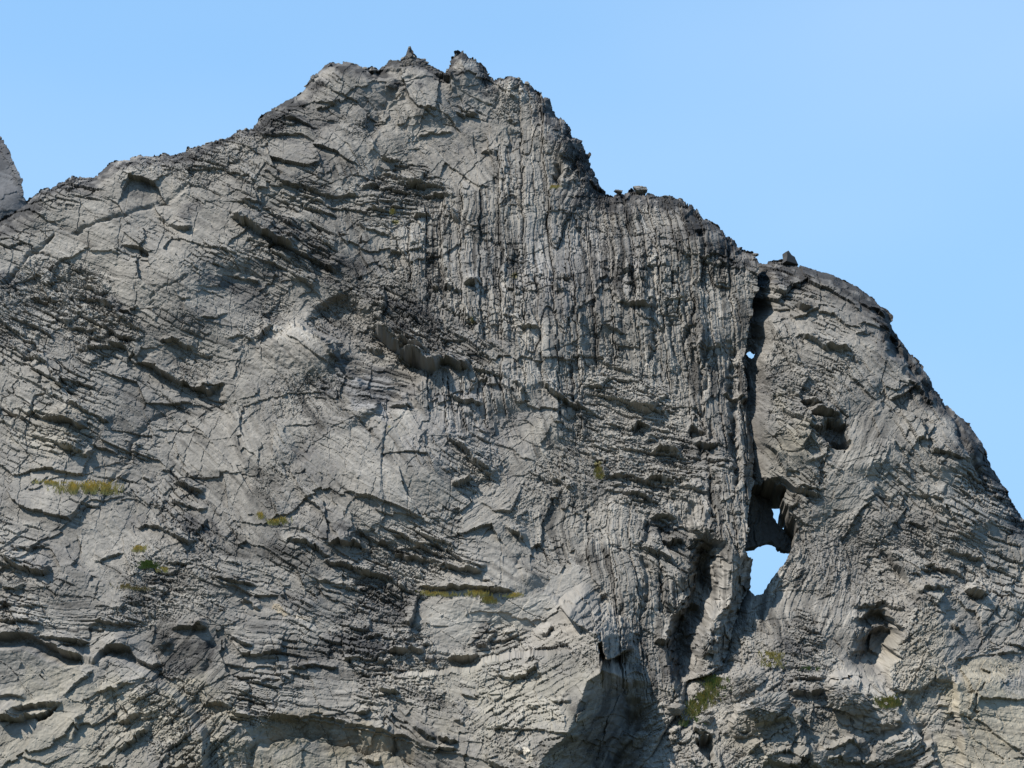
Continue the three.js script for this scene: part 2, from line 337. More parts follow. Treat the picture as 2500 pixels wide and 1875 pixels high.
crack([-57.11, 2.67,  -56.45, 6.09,  -55.84, 7.82], 0.3, 0.5);
scarp([-40.7, 14.52,  -39.45, 13.09,  -38.33, 13.09], 0.4, 1);
crack([-44.34, 11.67,  -41.82, 14.52,  -38.66, 17.03], 0.15, 0.4);
// --- slab in the middle and the big overhang
scarp([-30.25, 5.95,  -29.33, 7.82,  -28.01, 8.86], 0.6, 1.6);
crack([-25.84, 9.56,  -22.3, 5.4,  -18.86, 1.99,  -15.01, -2.17], 0.2, -0.4);
crack([-21.97, -1.37,  -18.58, -4.68,  -16.35, -6.97,  -14.69, -8.58], 0.15, 0.35);
scarp([-16.58, 8.03,  -14.74, 5.95,  -12.82, 4.16], 2.8, 2.6, { jag: 0.22, taper: 0.6 });
scarp([-13.27, 4.44,  -10.98, 2.94,  -8.83, 1.85], 3.4, 2.8, { jag: 0.22, taper: 0.6 });
scarp([-14.11, 6.78,  -11.86, 5.26,  -9.64, 3.89], 1.2, 1.0, { jag: 0.3 });
scarp([-14.7, 8.03,  -12.44, 6.22,  -10.21, 5.26], 0.8, 1.1);
scarp([-8.42, 3.48,  -7, 3.14,  -5.4, 2.33], 1.7, 2);
scarp([-4.97, 3.14,  -3.33, 1.99,  -0.65, 0.57], 0.9, 1.6);
scarp([-0.43, 0.23,  0.33, -0.57,  1.14, -1.37], 0.8, 1);
scarp([-17.36, 5.4,  -15.57, 4.37], 0.7, 1);
crack([-9, 13.09,  -8.37, 9.56,  -7.77, 6.78], 0.25, 0.5);
scarp([-8.13, 11.32,  -5.89, 10.26,  -3.65, 8.86], 0.5, 1);
scarp([-14.46, -2.57,  -13.27, -2.83,  -11.63, -3.69], 0.5, 1.2);
crack([-12.51, -1.04,  -11.92, -2.7,  -11.51, -4.02], 0.3, 0.6);
// --- ribbed wall
scarp([-10.33, 15.09,  -9.14, 14.73], 1.2, 1);
scarp([-8.64, 14.95,  -7.51, 14.52], 1.0, 1);
scarp([-5.5, 14.8,  -4.71, 15.02,  -3.93, 14.73], 1.2, 1);
scarp([-7.06, 14.16,  -5.93, 13.66], 0.9, 1);
scarp([5.57, 15.95,  6.29, 15.52,  7.08, 15.66], 1.2, 1);
scarp([4.82, 14.52,  5.7, 13.52,  6.48, 13.09], 0.9, 1);
scarp([-1.24, 15.38,  -0.22, 15.23], 0.7, 0.7);
crack([-1.47, 18.12,  -1.12, 13.09,  -1.22, 8.86], 0.15, 0.4);
crack([2.42, 16.67,  3, 10.26,  3.29, 4.71,  3.31, 0.5], 0.18, 0.5);
scarp([0.33, 8.44,  1.88, 8.03,  3.32, 8.3], 0.8, 0.9);
scarp([2.93, 0.1,  4.01, -0.84,  4.97, -2.04,  6.89, -3.49,  8.39, -4.02], 0.9, 1.6);
scarp([5.41, -1.77,  7.13, -2.17], 1.2, 0.9);
scarp([7.23, -2.83,  8.39, -3.89,  9.88, -4.68], 0.8, 1);
scarp([-7.25, -1.24,  -6.27, -2.04,  -4.91, -2.17,  -3.18, -2.7], 0.8, 1.3);
crack([-5.71, -3.36,  -4.08, -5.01,  -3.53, -5.86], 0.2, 0.5);
scarp([-3.8, -6.32,  -2.72, -7.16], 0.8, 0.8);
scarp([-7.91, -6.64,  -6.28, -8.58,  -4.13, -10.7,  -2.06, -12.1], 0.9, 1.4);
scarp([-8.35, -11.79,  -7.44, -12.29,  -6.4, -11.47], 0.6, 1);
scarp([-6.73, -14.06,  -5.57, -14,  -4.27, -13.18], 1.2, 1.4);
scarp([-1.92, -8.58,  0.21, -9.55,  2.33, -11.47], 0.4, 1.2);
scarp([13.32, 12.02,  14.98, 11.53,  16.66, 11.81], 1.0, 1);
scarp([17.55, 13.09,  19.19, 12.38,  20.88, 12.73], 0.7, 0.9);
scarp([10.74, 8.86,  12.92, 7.61,  14.84, 7.33], 0.6, 0.9);
scarp([10.06, 3.35,  12.76, 1.99,  14.65, 1.65], 0.6, 0.9);
crack([16.64, 18.85,  16.88, 13.09,  16.89, 7.47,  16.57, 1.99], 0.2, 0.5);
crack([18.66, 13.09,  18.99, 7.47,  19.41, 1.99,  19.56, -2.04], 0.2, 0.5);
crack([20.88, 15.23,  20.98, 8.86,  20.5, 1.99], 0.22, 0.6);
crack([22.43, 10.26,  22.27, 4.71,  21.59, -1.37], 0.25, -0.5);
crack([23.23, 9.56,  23.08, 3.35,  22.23, -4.68,  21.37, -11.15], 0.25, 0.6);
scarp([13.97, -2.83,  15.18, -3.63,  16.24, -4.09], 1.1, 1.6, { jag: 0.5 });
scarp([16.24, -3.96,  17.22, -2.3,  18.6, -1.57], 1.0, 1.5, { jag: 0.5 });
scarp([13.14, -7.1,  14.03, -5.86,  15.2, -6.12,  16.79, -6.64], 1.1, 1.2);
scarp([10.38, -6.12,  11.97, -6.64,  13.57, -6.97], 0.6, 1);
scarp([8.28, -9.74,  9.63, -11.15,  10.32, -13.05], 0.9, 1.2);
scarp([15.85, -10.19,  17.99, -9.74,  19.3, -10.19], 1.2, 1.3);
scarp([14.41, -13.68,  16.54, -13.05,  18.59, -14.31], 1.1, 1.3);
scarp([11.75, -14.94,  14.35, -15.57,  15.87, -16.81], 0.8, 1.2);
scarp([15.53, -19.03,  17.1, -18.67,  18.66, -18.67], 1.4, 1.8, { jag: 0.6 });
scarp([16.74, -21.36,  17.75, -21.84,  19.07, -21.11], 1.3, 1.2);
scarp([3.9, -12.42,  4.94, -13.68,  6.77, -14.63], 0.9, 1.2);
// --- pillar
crack([25.75, 7.05,  26.33, 4.71,  25.84, -0.9,  25.35, -6.38,  25.7, -9.61,  25.28, -14.94], 0.5, 1.4);
crack([23.04, -4.68,  22.43, -11.15,  22.37, -17.43,  21.68, -23.53,  20.75, -28.88], 0.4, 0.9);
crack([14.87, -18.67,  14.8, -23.53,  14.37, -29.81,  13.69, -35.22], 0.35, 0.9);
crack([16.46, -21.72,  16.22, -26.52,  16.26, -30.8], 0.3, 0.7);
crack([11.68, -26.52,  11.74, -30.04,  11.52, -34.08], 0.3, 0.6);
crack([20.08, -16.19,  19.58, -22.33,  18.52, -27.7,  17.33, -31.79], 0.5, 1.0);
crack([23.33, -23.53,  22.78, -28.88,  21.74, -34.08], 0.4, 0.9);
crack([25.16, -18.67,  24.9, -24.73,  24.01, -29.46], 0.4, 0.8);
scarp([17.34, -31.5,  19.38, -30.92,  20.85, -31.79], 1.6, 3);
scarp([15.23, -34.08,  16.7, -34.77,  17.72, -34.37], 1.2, 1.4);
scarp([21, -7.94,  22.29, -8.71,  23.65, -8.26], 1.0, 1.2);
scarp([22.96, -11.15,  24.51, -11.79,  25.87, -11.15], 1.0, 1.2);
scarp([24.56, -1.37,  26.15, -1.9,  27.38, -1.37], 0.9, 1);
// --- chips of the lower middle
scarp([-13.35, -20.5,  -11.4, -21.84,  -9.31, -23.11,  -6.72, -24.25], 0.9, 1.0);
scarp([-10.66, -20.5,  -8.57, -21.72,  -5.97, -22.63], 0.7, 0.9);
scarp([-13.69, -22.93,  -11.6, -24.13,  -9.02, -24.43], 0.7, 0.9);
scarp([-9.96, -24.01,  -7.73, -24.85,  -5.42, -25.63,  -2.97, -25.33], 1.3, 1.2);
scarp([-5.95, -24.43,  -4.4, -25.03,  -2.97, -24.85], 0.8, 0.8);
scarp([-21.38, -23.53,  -18.77, -24.43,  -15.65, -25.63,  -12.54, -26.99], 0.7, 1.2);
scarp([-21.22, -26.52,  -18.64, -27.23,  -15.56, -27.82], 0.6, 1);
scarp([-3.98, -26.22,  -2.6, -26.64,  -1.83, -27.99], 1, 1);
scarp([-10.48, -27.58,  -7.43, -27.82,  -3.36, -27.94,  0.71, -27.82], 1.0, 1.5);
scarp([-0.83, -19.28,  0.72, -20.5,  1.5, -21.42], 0.8, 1.3);
scarp([-3.97, -16.81,  -1.61, -18.05,  0.21, -17.43], 0.6, 1.1);
crack([1.39, -22.93,  0.82, -24.43,  0.2, -25.92], 0.3, 0.6);
scarp([-14.77, -21.42,  -14.24, -21.84,  -13.74, -21.42], 0.8, 1.2);
// --- lower left
scarp([-56.47, -23.53,  -54.55, -24.07,  -52.7, -24.91,  -50.61, -25.27,  -49.8, -24.37], 1.2, 1.4);
scarp([-55.45, -22.33,  -53.4, -22.21,  -51.29, -22.63], 0.6, 0.8);
scarp([-45.96, -24.25,  -44.5, -23.53,  -42.99, -23.23], 0.6, 1);
scarp([-41.84, -19.28,  -39.19, -19.89,  -36.44, -21.72,  -34.42, -21.11], 0.7, 1.2);
scarp([-39.01, -16.19,  -35.76, -17.43,  -34.22, -17.12], 0.7, 1.2);
scarp([-35.94, -21.42,  -34.52, -19.89,  -34.2, -18.67], 0.7, 1.2);
scarp([-25.1, -21.42,  -21.95, -22.33,  -19.83, -23.53], 0.8, 1.4);
scarp([-20.95, -21.72,  -19.42, -21.42,  -16.27, -22.63], 0.9, 1.4);
scarp([-62.96, -33.8,  -55.46, -33.63,  -52.12, -33.51,  -48.56, -35.56,  -45.98, -36.36,  -44.31, -36.13,  -43.26, -35.22,  -41.05, -35.28,  -40.15, -36.36,  -38.37, -37.26,  -36.84, -36.58], 1.7, 2.6, { jag: 0.6 });
scarp([-55.74, -31.55,  -52.68, -31.9,  -50.59, -32.48], 0.8, 1.2);
scarp([-50.91, -33.97,  -47.83, -34.54,  -44.62, -34.2], 1, 1.2);
scarp([-45.35, -31.21,  -42.6, -31.96,  -40.6, -31.79], 0.9, 1.1);
scarp([-36.61, -32.48,  -34.14, -32.59,  -32.16, -32.13], 1.6, 1.4);
scarp([-36.27, -32.94,  -36.87, -34.08,  -38.04, -34.94], 0.8, 1);
scarp([-55, -29.58,  -52.94, -29.81,  -51.14, -30.04], 0.5, 0.9);
scarp([-30.39, -33.63,  -28.85, -34.08,  -27.3, -34.88], 0.7, 0.8);
scarp([-29.96, -29.23,  -28.4, -29.81,  -26.83, -30.45], 1.0, 1);
scarp([-33.52, -25.92,  -30.93, -26.4,  -27.78, -27.7], 0.6, 1.1);
scarp([-31.16, -36.64,  -27.16, -36.92,  -24.14, -37.48], 0.5, 0.8);
scarp([-30.08, -37.82,  -27.05, -38.61,  -23.08, -38.72], 0.6, 0.8);
scarp([-24.11, -37.93,  -21.16, -37.48,  -18.16, -37.93], 0.6, 0.9);
crack([-33.01, -38.33,  -32.17, -35.22,  -31.59, -32.36], 0.5, 0.5);
pit([-49.96, -42.37], 2.8, 1.0, -22, 1.6);
scarp([-54.2, -42.92,  -50.82, -43.68,  -48.88, -42.37,  -47.08, -40.99], 1.5, 2.2);
scarp([-46.3, -46.39,  -45.57, -44.66,  -44.67, -42.7], 0.7, 2);
scarp([-41.1, -47.35,  -38.9, -45.53,  -37.89, -44.39,  -37.39, -43.46], 1.0, 2);
scarp([-47.1, -40.83,  -45.38, -38.61,  -44.32, -36.92], 0.5, 2);
scarp([-41.73, -43.19,  -39.77, -43.19,  -38.5, -42.15], 1.0, 1.3);
scarp([-44.2, -40.28,  -41.3, -39.72,  -38.92, -38.72], 0.4, 1.3);
pit([-33.83, -48.95], 1.5, 1.1, -40, 1.8);
pit([-42.51, -49.06], 1.5, 0.9, 0, 1.8);
scarp([-54.49, -40.83,  -52.59, -40.28,  -51.04, -40.83], 0.5, 1);
scarp([-32.53, -41.82,  -30.79, -41.44,  -28.7, -41.82], 1.0, 1.2);
crack([-27.3, -45.74,  -26.97, -48.42,  -26.9, -51.59], 0.4, 1.2);
// --- undercut along the foot
roof([-29.74, -42.37,  -28.38, -42.81,  -24.78, -43.19,  -19.85, -43.85,  -14.93, -44.77,  -10.02, -45.74,  -5.15, -46.66,  -1.26, -47.67,  2.13, -48.31], 1.8, 4.0, { jag: 0.9 });
scarp([-29.76, -42.15,  -24.8, -42.92,  -19.87, -43.52,  -14.94, -44.44,  -10.03, -45.42,  -5.15, -46.33], 0.6, 1.2);
crack([-11.92, -44.12,  -11.95, -46.28,  -12.37, -48.42], 0.2, 0.6);
scarp([-15.79, -47.62,  -14.06, -48.42,  -12.87, -47.89], 1.0, 1);
// --- prow
scarp([-12.29, -31.79,  -11.12, -32.07,  -10.67, -30.04,  -10.06, -28.17], 1.2, 2.0);
scarp([-3.9, -35,  -2.9, -35.45,  -1.66, -33.05], 1.2, 1.4);
scarp([-7.27, -36.58,  -5.37, -37.15,  -4.28, -36.81,  -3.29, -36.02], 1.6, 1.6);
scarp([2.71, -33.51,  3.97, -33.05,  4.99, -31.79], 1.0, 1.1);
crack([-3.05, -35.34,  -1.3, -34.77,  0.2, -34.31,  2.61, -33.97], 0.15, 0.5);
scarp([-2.28, -37.48,  -0.3, -38.05,  1.69, -36.92,  2.7, -35.22], 0.7, 1);
scarp([-13.28, -35.45,  -12.27, -35.79,  -11.28, -35.68], 1.0, 0.9);
scarp([-11.48, -35.45,  -10.28, -35.68,  -9.39, -35.45], 1.1, 0.9);
scarp([-13.16, -34.66,  -12.19, -35,  -11.41, -34.54], 0.9, 0.8);
scarp([-9.36, -36.36,  -8.02, -36.47], 0.9, 0.8);
scarp([-14.24, -36.58,  -13.24, -36.81,  -12.74, -36.58], 1.0, 0.8);
scarp([-15.85, -33.51,  -14.58, -33.86,  -13.84, -33.63], 0.8, 0.8);
scarp([-14.36, -40.28,  -13.11, -40.61,  -12.23, -40.5], 1.2, 0.9);
scarp([-16.66, -38.16,  -13.67, -38.72,  -11.71, -37.82], 0.6, 0.8);
scarp([-10.41, -43.9,  -8.84, -44.44,  -7.85, -44.88], 1.0, 1);
scarp([-7.85, -44.77,  -6.38, -45.42,  -5.41, -45.31], 1.1, 1);
scarp([-5.92, -43.57,  -4.94, -43.57,  -4.21, -43.25], 1.0, 0.9);
scarp([-17.34, -43.03,  -15.49, -42.81,  -15.01, -42.48], 0.8, 0.8);
scarp([-2.72, -46.93,  -1.36, -47.62,  -0.05, -48.26,  2.03, -47.89,  3.78, -47.14], 1.2, 1.2);
scarp([-0.29, -45.2,  0.68, -45.85,  1.07, -45.42], 0.8, 0.9);
scarp([3.9, -39.72,  5.13, -40.28,  6.62, -39.83], 0.7, 1);
scarp([1.18, -40.83,  2.17, -41.16,  3.64, -40.94], 0.6, 0.9);
crack([-13.32, -34.08,  -13.31, -37.48,  -12.86, -40.83], 0.12, 0.4);
// --- buttress
scarp([34.12, 12.02,  34.99, 11.11,  35.92, 10.82], 1.2, 1.2, { on: 'buttress' });
scarp([35.71, 13.09,  37.32, 12.38], 0.8, 0.9, { on: 'buttress' });
scarp([36.97, 6.09,  38.11, 5.26,  39.8, 4.44], 1.3, 1.3, { on: 'buttress' });
scarp([33.89, 7.47,  36.01, 6.43,  37.55, 5.05], 0.9, 1.1, { on: 'buttress' });
scarp([38.34, 4.71,  39.68, 4.37,  40.62, 2.67], 0.9, 1, { on: 'buttress' });
pit([37.13, -6.32], 2.4, 2.0, -50, 2.6, { on: 'buttress' });
pit([37.6, -8.26], 1.3, 1.2, -60, 1.4, { on: 'buttress' });
scarp([34.42, -3.36,  36.26, -3.89,  38.4, -4.02], 1.6, 1.8, { on: 'buttress' });
scarp([31.64, -0.7,  34.26, -1.9,  36.9, -2.7], 1.0, 1.2, { on: 'buttress' });
drop([45.97, 2.67,  46.59, 4.37,  46.58, 6.43,  45.51, 7.82], 1.8, 0.5, { on: 'buttress', jag: 0.6, back: 2 });
crack([45.89, 8.86,  46.57, 4.71,  47.85, 1.31,  49.38, -2.04], 0.5, 0.9, { on: 'buttress' });
scarp([41.51, 12.38,  43.04, 10.82,  45.69, 9.56], 0.6, 1, { on: 'buttress' });
scarp([42.92, 9.56,  44.48, 8.51,  46.03, 7.47], 0.7, 1, { on: 'buttress' });
scarp([45.87, 0.64,  47.63, -0.7,  49.84, -2.7], 0.8, 1.2, { on: 'buttress' });
crack([50.95, -2.44,  51.88, -5.99,  53.12, -11.15,  54.75, -14.94], 0.5, 0.9, { on: 'buttress' });
scarp([33.52, -11.47,  35.21, -10.19,  36.77, -10.51], 0.6, 1, { on: 'buttress' });
scarp([30.49, -16.81,  31.57, -17.74,  32.63, -16.19], 1.2, 1.4, { on: 'buttress' });
scarp([31.39, -15.25,  32.98, -14.94,  34.51, -15.57], 1.1, 1.2, { on: 'buttress' });
scarp([41.5, -22.69,  42.53, -24.73,  43.92, -27.11,  44.44, -29.81], 1.1, 3, { on: 'buttress' });
scarp([44.03, -27.94,  46.11, -27.58,  48.4, -27.99], 1.0, 1.2, { on: 'buttress' });
scarp([49.68, -28.29,  51.24, -28.88,  52.73, -29.11], 1.7, 1.7, { on: 'buttress' });
scarp([47.98, -31.55,  48.54, -32.77,  49.55, -31.9], 1.2, 1.2, { on: 'buttress' });
scarp([39.21, -29.46,  41.17, -30.16,  43.47, -29.93], 1.0, 1.2, { on: 'buttress' });
scarp([47.55, -22.93,  50.05, -23.53,  53.02, -24.43], 0.8, 1.1, { on: 'buttress' });
scarp([45.23, -25.33,  47.75, -25.69,  50.2, -26.52], 0.7, 1, { on: 'buttress' });
drop([39.22, -39.72,  40.2, -37.82,  41.36, -36.24,  41.08, -35,  42.14, -33.51,  41.2, -31.79,  40.54, -30.39,  40.43, -29.46], 4.2, 0.5, { on: 'buttress', jag: 0.9, taper: 2.5, back: 4.2 });
scarp([38.13, -34.54,  39.3, -33.74,  40.82, -33.63,  42.09, -33.51], 1.6, 1.6, { on: 'buttress' });
fault([40.37, -30.51,  41.41, -31.79,  42.24, -33.51,  41.18, -35,  41.46, -36.24,  40.15, -37.82,  40.35, -40.83], 1.6, 7, { on: 'buttress' });
scarp([29.28, -40.61,  32, -41.05,  33.25, -40.28], 1.9, 1.6, { on: 'buttress' });
scarp([28.87, -39.5,  30.88, -39.05,  33.36, -38.94], 0.8, 1, { on: 'buttress' });
scarp([31.91, -47.14,  32.73, -46.6,  34.95, -45.63,  35.91, -46.28,  36.72, -47.46], 1.4, 1.8, { on: 'buttress' });
scarp([32.58, -48.42,  34.06, -47.99,  34.75, -48.42], 0.8, 0.9, { on: 'buttress' });
fault([46.63, -38.05,  46.7, -41.71,  46.71, -44.99,  46.38, -49.43,  45.7, -56.75], 1.6, 14, { on: 'buttress' });
scarp([47.49, -36.64,  50.52, -36.24,  55.55, -35.91], 0.5, 1.5, { on: 'buttress' });
pit([20.49, -46.55], 1.0, 1.9, 0, 2.4, { on: 'buttress' });
scarp([19.22, -44.77,  20.67, -45.09,  21.36, -45.74], 1.0, 1.2, { on: 'buttress' });
scarp([23.88, -48.42,  25.95, -46.28,  28.53, -44.12], 0.8, 2, { on: 'buttress' });
scarp([26.09, -44.12,  28.1, -43.3,  29.05, -43.68], 0.8, 1.4, { on: 'buttress' });
crack([43.87, -46.82,  42.95, -44.12,  42.32, -40.83], 0.4, 0.7, { on: 'buttress' });
crack([42.48, -48.42,  43.5, -45.74,  43.31, -43.03], 0.4, 0.7, { on: 'buttress' });
swell([45.72, -34.66], 4, 8, -10, 1.4, { on: 'buttress' });
swell([26.8, -40.83], 5, 3, 20, 2.0, { on: 'buttress' });
swell([36.65, -40.83], 5, 3, 20, 1.4, { on: 'buttress' });
swell([28.79, -47.35], 6, 3, -30, 2.0, { on: 'buttress' });
// --- weathered stone with dark lichen and stains, painted shade in hollows, paler fresh faces
stainOrShade([-51.58, 29.44], 2.2, 1.6, 20, 0.42); stainOrShade([-46.72, 30.05], 2.0, 1.4, 30, 0.42); stainOrShade([-59.95, 24.76], 3, 1.4, 30, 0.3);
stainOrShade([-27.79, 23.64], 5.5, 1.8, 32, 0.45); stainOrShade([-23.03, 19.95], 4, 2.0, 40, 0.42); stainOrShade([-26.47, 41.42], 2.6, 1.0, 15, 0.4); stainOrShade([-28.68, 38.62], 3, 1, 40, 0.25);
stainOrShade([-48.24, 11.67], 3.4, 1.4, 30, 0.42); stainOrShade([-61.07, 15.95], 2.6, 2.0, -20, 0.4); stainOrShade([-32.19, 13.09], 4.5, 2.6, 25, 0.38); stainOrShade([-36.93, 9.56], 4, 2.2, 25, 0.3); stainOrShade([-29.62, 16.67], 3, 1.6, 35, 0.35);
stainOrShade([-13.14, 11.32], 5.6, 3.0, 34, 0.48); stainOrShade([-8.34, 23.27], 3.0, 2.6, 80, 0.2); stainOrShade([-18.45, 18.85], 3.4, 2.4, 30, 0.25);
stainOrShade([-13.72, 52.49], 3.6, 1.3, 8, 0.62); stainOrShade([-10.65, 50.82], 2.2, 1.0, 20, 0.4); stainOrShade([8.74, 35.47], 1.9, 3.6, 15, 0.3); stainOrShade([19.87, 28.38], 3.4, 0.9, 12, 0.3);
stainOrShade([-35.61, -19.28], 2.8, 1.6, 30, 0.42); stainOrShade([-41.9, -18.67], 2, 1, 20, 0.25); stainOrShade([-53.98, -21.72], 3, 1.3, 8, 0.25); stainOrShade([-22.54, -11.15], 3.5, 2, 45, 0.22); stainOrShade([-20.09, -18.05], 3, 2, 50, 0.22);
stainOrShade([-34.28, -36.24], 3.0, 2.6, 0, 0.42); stainOrShade([-31.81, -34.66], 0.9, 2.6, 15, 0.4); stainOrShade([-24.15, -28.88], 3, 1.2, 15, 0.2); stainOrShade([-16.49, -30.04], 4.5, 1.8, 20, 0.25); stainOrShade([-2.97, -32.65], 0.85, 2.3, 12, 0.42, { soft: 0.25 }); stainOrShade([-3.8, -34.54], 1.5, 0.8, -20, 0.35);  // includes crisp-edged darker patches on the prow slab
stainOrShade([-13.8, -34.94], 5, 1.6, 0, 0.22); stainOrShade([-22.68, -36.92], 4, 1.2, 5, 0.2); stainOrShade([-50.32, -34.66], 5, 0.8, 8, 0.25); stainOrShade([-0.32, -6.64], 4, 3, 70, 0.2); stainOrShade([9.69, -13.05], 2, 3, 30, 0.25); stainOrShade([14.7, -20.5], 2, 3, 0, 0.2);
stainOrShade([36.86, 17.03], 4.6, 1.3, 12, 0.45, { on: 'buttress' }); stainOrShade([44.02, 9.56], 3.4, 1.6, 35, 0.35, { on: 'buttress' }); stainOrShade([30.4, 13.09], 1.2, 3.4, 0, 0.4, { on: 'buttress' }); stainOrShade([45.89, 6.09], 1.3, 2.2, 10, 0.4, { on: 'buttress' }); stainOrShade([47.29, -1.37], 3, 1.2, 35, 0.3, { on: 'buttress' }); stainOrShade([37.1, -6.64], 3.0, 2.2, -40, 0.4, { on: 'buttress' }); stainOrShade([34.69, -3.36], 3, 1, 20, 0.3, { on: 'buttress' }); stainOrShade([30.67, -35.22], 3.4, 1.6, 20, 0.35, { on: 'buttress' }); stainOrShade([39.16, -35.22], 2.4, 2.6, 0, 0.3, { on: 'buttress' }); stainOrShade([37.51, -47.35], 4, 2, 0, 0.2, { on: 'buttress' }); stainOrShade([50.43, -32.94], 3, 2, -40, 0.2, { on: 'buttress' }); stainOrShade([52.98, -7.94], 2, 4, 20, 0.25, { on: 'buttress' });  // patches in the cleft, hollows and recess put shade into the colour
// warmer, paler stone towards the foot; bluish grey sheets higher up
tint([-41.82, -44.12], 16, 8, 0, [1.1, 1.08, 1.0]); tint([-22.04, -48.42], 12, 3, 0, [1.22, 1.19, 1.08], { soft: 1 }); tint([-0.3, -40.83], 14, 9, 0, [1.06, 1.05, 0.98], { soft: 1 }); tint([50.03, -44.12], 6, 9, 0, [1.1, 1.06, 0.93], { on: 'buttress' }); tint([44.03, -36.36], 5, 8, 0, [1.08, 1.06, 1.0], { on: 'buttress' }); tint([28.87, -46.28], 12, 6, 0, [1.06, 1.05, 1.0], { on: 'buttress', soft: 1 }); tint([-53.78, -6.64], 8, 6, 0, [1.06, 1.04, 0.98], { soft: 1 });
tint([-17.81, -45.74], 12, 2.6, 12, [0.92, 0.87, 0.76]); tint([31.66, -7.94], 4, 8, 0, [1.0, 0.97, 0.88], { on: 'buttress', soft: 1 });
tint([-5.69, -4.68], 12, 10, 0, [0.97, 0.985, 1.04], { soft: 1 }); tint([5.32, 18.85], 16, 10, 0, [0.97, 0.985, 1.03], { soft: 1 }); tint([-17.66, -0.7], 5, 3.5, 30, [0.94, 0.98, 1.08]); tint([-9.21, 38.62], 12, 9, 0, [1.02, 1.0, 0.98], { soft: 1 });
// fresh white scars
tint([1.51, -45.96], 0.62, 1.0, -12, [2.0, 1.95, 1.85], { soft: 0.15, jag: 0.2 }); tint([-23.01, -31.09], 1.7, 0.3, 14, [1.6, 1.5, 1.35], { soft: 0.15, jag: 0.3 }); tint([-25.34, -30.04], 1.0, 0.45, 35, [1.5, 1.35, 1.1], { soft: 0.2 }); tint([20.79, -1.04], 0.35, 0.7, 0, [1.8, 1.75, 1.7], { soft: 0.2, jag: 0.2 }); tint([-34.19, -39.05], 0.6, 0.4, 0, [1.6, 1.55, 1.45], { soft: 0.2, jag: 0.2 }); tint([-13.52, -1.7], 0.9, 0.8, 20, [1.25, 1.22, 1.15], { soft: 0.2, jag: 0.3 }); tint([-39.19, 23.27], 0.5, 0.25, -20, [1.5, 1.45, 1.35], { soft: 0.2, jag: 0.2 }); tint([-50.16, 8.86], 1.0, 0.2, 30, [1.3, 1.25, 1.1], { soft: 0.2 });
// moss on damp ledges
for (const [c, r] of [[[9.73, -11.47], 0.5], [[10.06, -13.05], 0.5], [[-14.85, 26.86], 0.4], [[-14.56, 24.76], 0.5], [[-4.65, 9.21], 0.5], [[0.34, 16.1], 0.4], [[-14.24, -5.99], 0.3]]) tint(c, r, r * 1.1, 0, [0.85, 0.8, 0.35], { soft: 0.6, jag: 0.4 });

stainOrShade([-60.04, 25.51], 3.5, 1.6, -28, 0.4); stainOrShade([-54.83, 30.05], 3.4, 1.2, -12, 0.45); stainOrShade([-48.31, 34.3], 3.6, 1.1, -12, 0.45); stainOrShade([-39.17, 37.04], 3, 0.8, -10, 0.35);
stainOrShade([-40.05, 26.64], 2.0, 1.6, -30, 0.45); stainOrShade([-31.37, 25.88], 3.4, 0.9, 30, 0.4); stainOrShade([-20.61, 16.67], 3, 2.4, 40, 0.35); stainOrShade([-35.14, 15.23], 3, 1, 15, 0.35); stainOrShade([-28.61, 9.56], 3, 1.2, 30, 0.3); stainOrShade([-9.16, 7.47], 3, 2, 60, 0.35); stainOrShade([-5.92, 13.09], 3, 1.2, 10, 0.25);
stainOrShade([-24.44, 48.33], 3, 0.8, -20, 0.35); stainOrShade([-20.9, 49.99], 3, 0.8, 5, 0.35); stainOrShade([-6.36, 46.69], 2, 2, 0, 0.2); stainOrShade([-14.86, 30.82], 4, 0.9, 10, 0.3); stainOrShade([-10.15, 27.77], 3, 0.8, 10, 0.25); stainOrShade([10.68, 30.82], 2, 1.2, 30, 0.35);
stainOrShade([9.97, -44.12], 3.2, 6.5, 15, 0.35, { on: 'face', soft: 0.3 }); stainOrShade([18.21, -34.66], 2.6, 5, 15, 0.35, { on: 'face' }); stainOrShade([24.95, -30.63], 1.6, 4, 15, 0.3); stainOrShade([16.28, -19.89], 2.6, 1.2, 0, 0.25); stainOrShade([24.92, -4.68], 1.2, 6, 0, 0.2);  // painted shade on the prow's right face, gully and pillar flank
stainOrShade([-11.94, -30.04], 2.5, 2.4, 40, 0.3); stainOrShade([-17.31, -34.66], 4, 1.6, 10, 0.25); stainOrShade([-20.48, -31.21], 4, 1, 15, 0.2); stainOrShade([-8.27, -36.36], 3, 0.8, 5, 0.25); stainOrShade([-27.5, -31.79], 3, 1.2, 15, 0.25); stainOrShade([-19.98, -20.5], 3, 1.4, 40, 0.25);
stainOrShade([41.7, 14.52], 3, 1, 25, 0.4, { on: 'buttress' }); stainOrShade([45.48, 7.47], 1.6, 3, -20, 0.4, { on: 'buttress' }); stainOrShade([48.98, -0.7], 2, 1.4, 45, 0.4, { on: 'buttress' }); stainOrShade([47.87, 14.52], 2, 2, 40, 0.3, { on: 'buttress' }); stainOrShade([29.21, -4.68], 1.4, 6, 0, 0.3, { on: 'buttress' }); stainOrShade([36.96, -37.48], 3, 1, 20, 0.3, { on: 'buttress' });  // the cleft and recess patches are shade painted into the rock colour

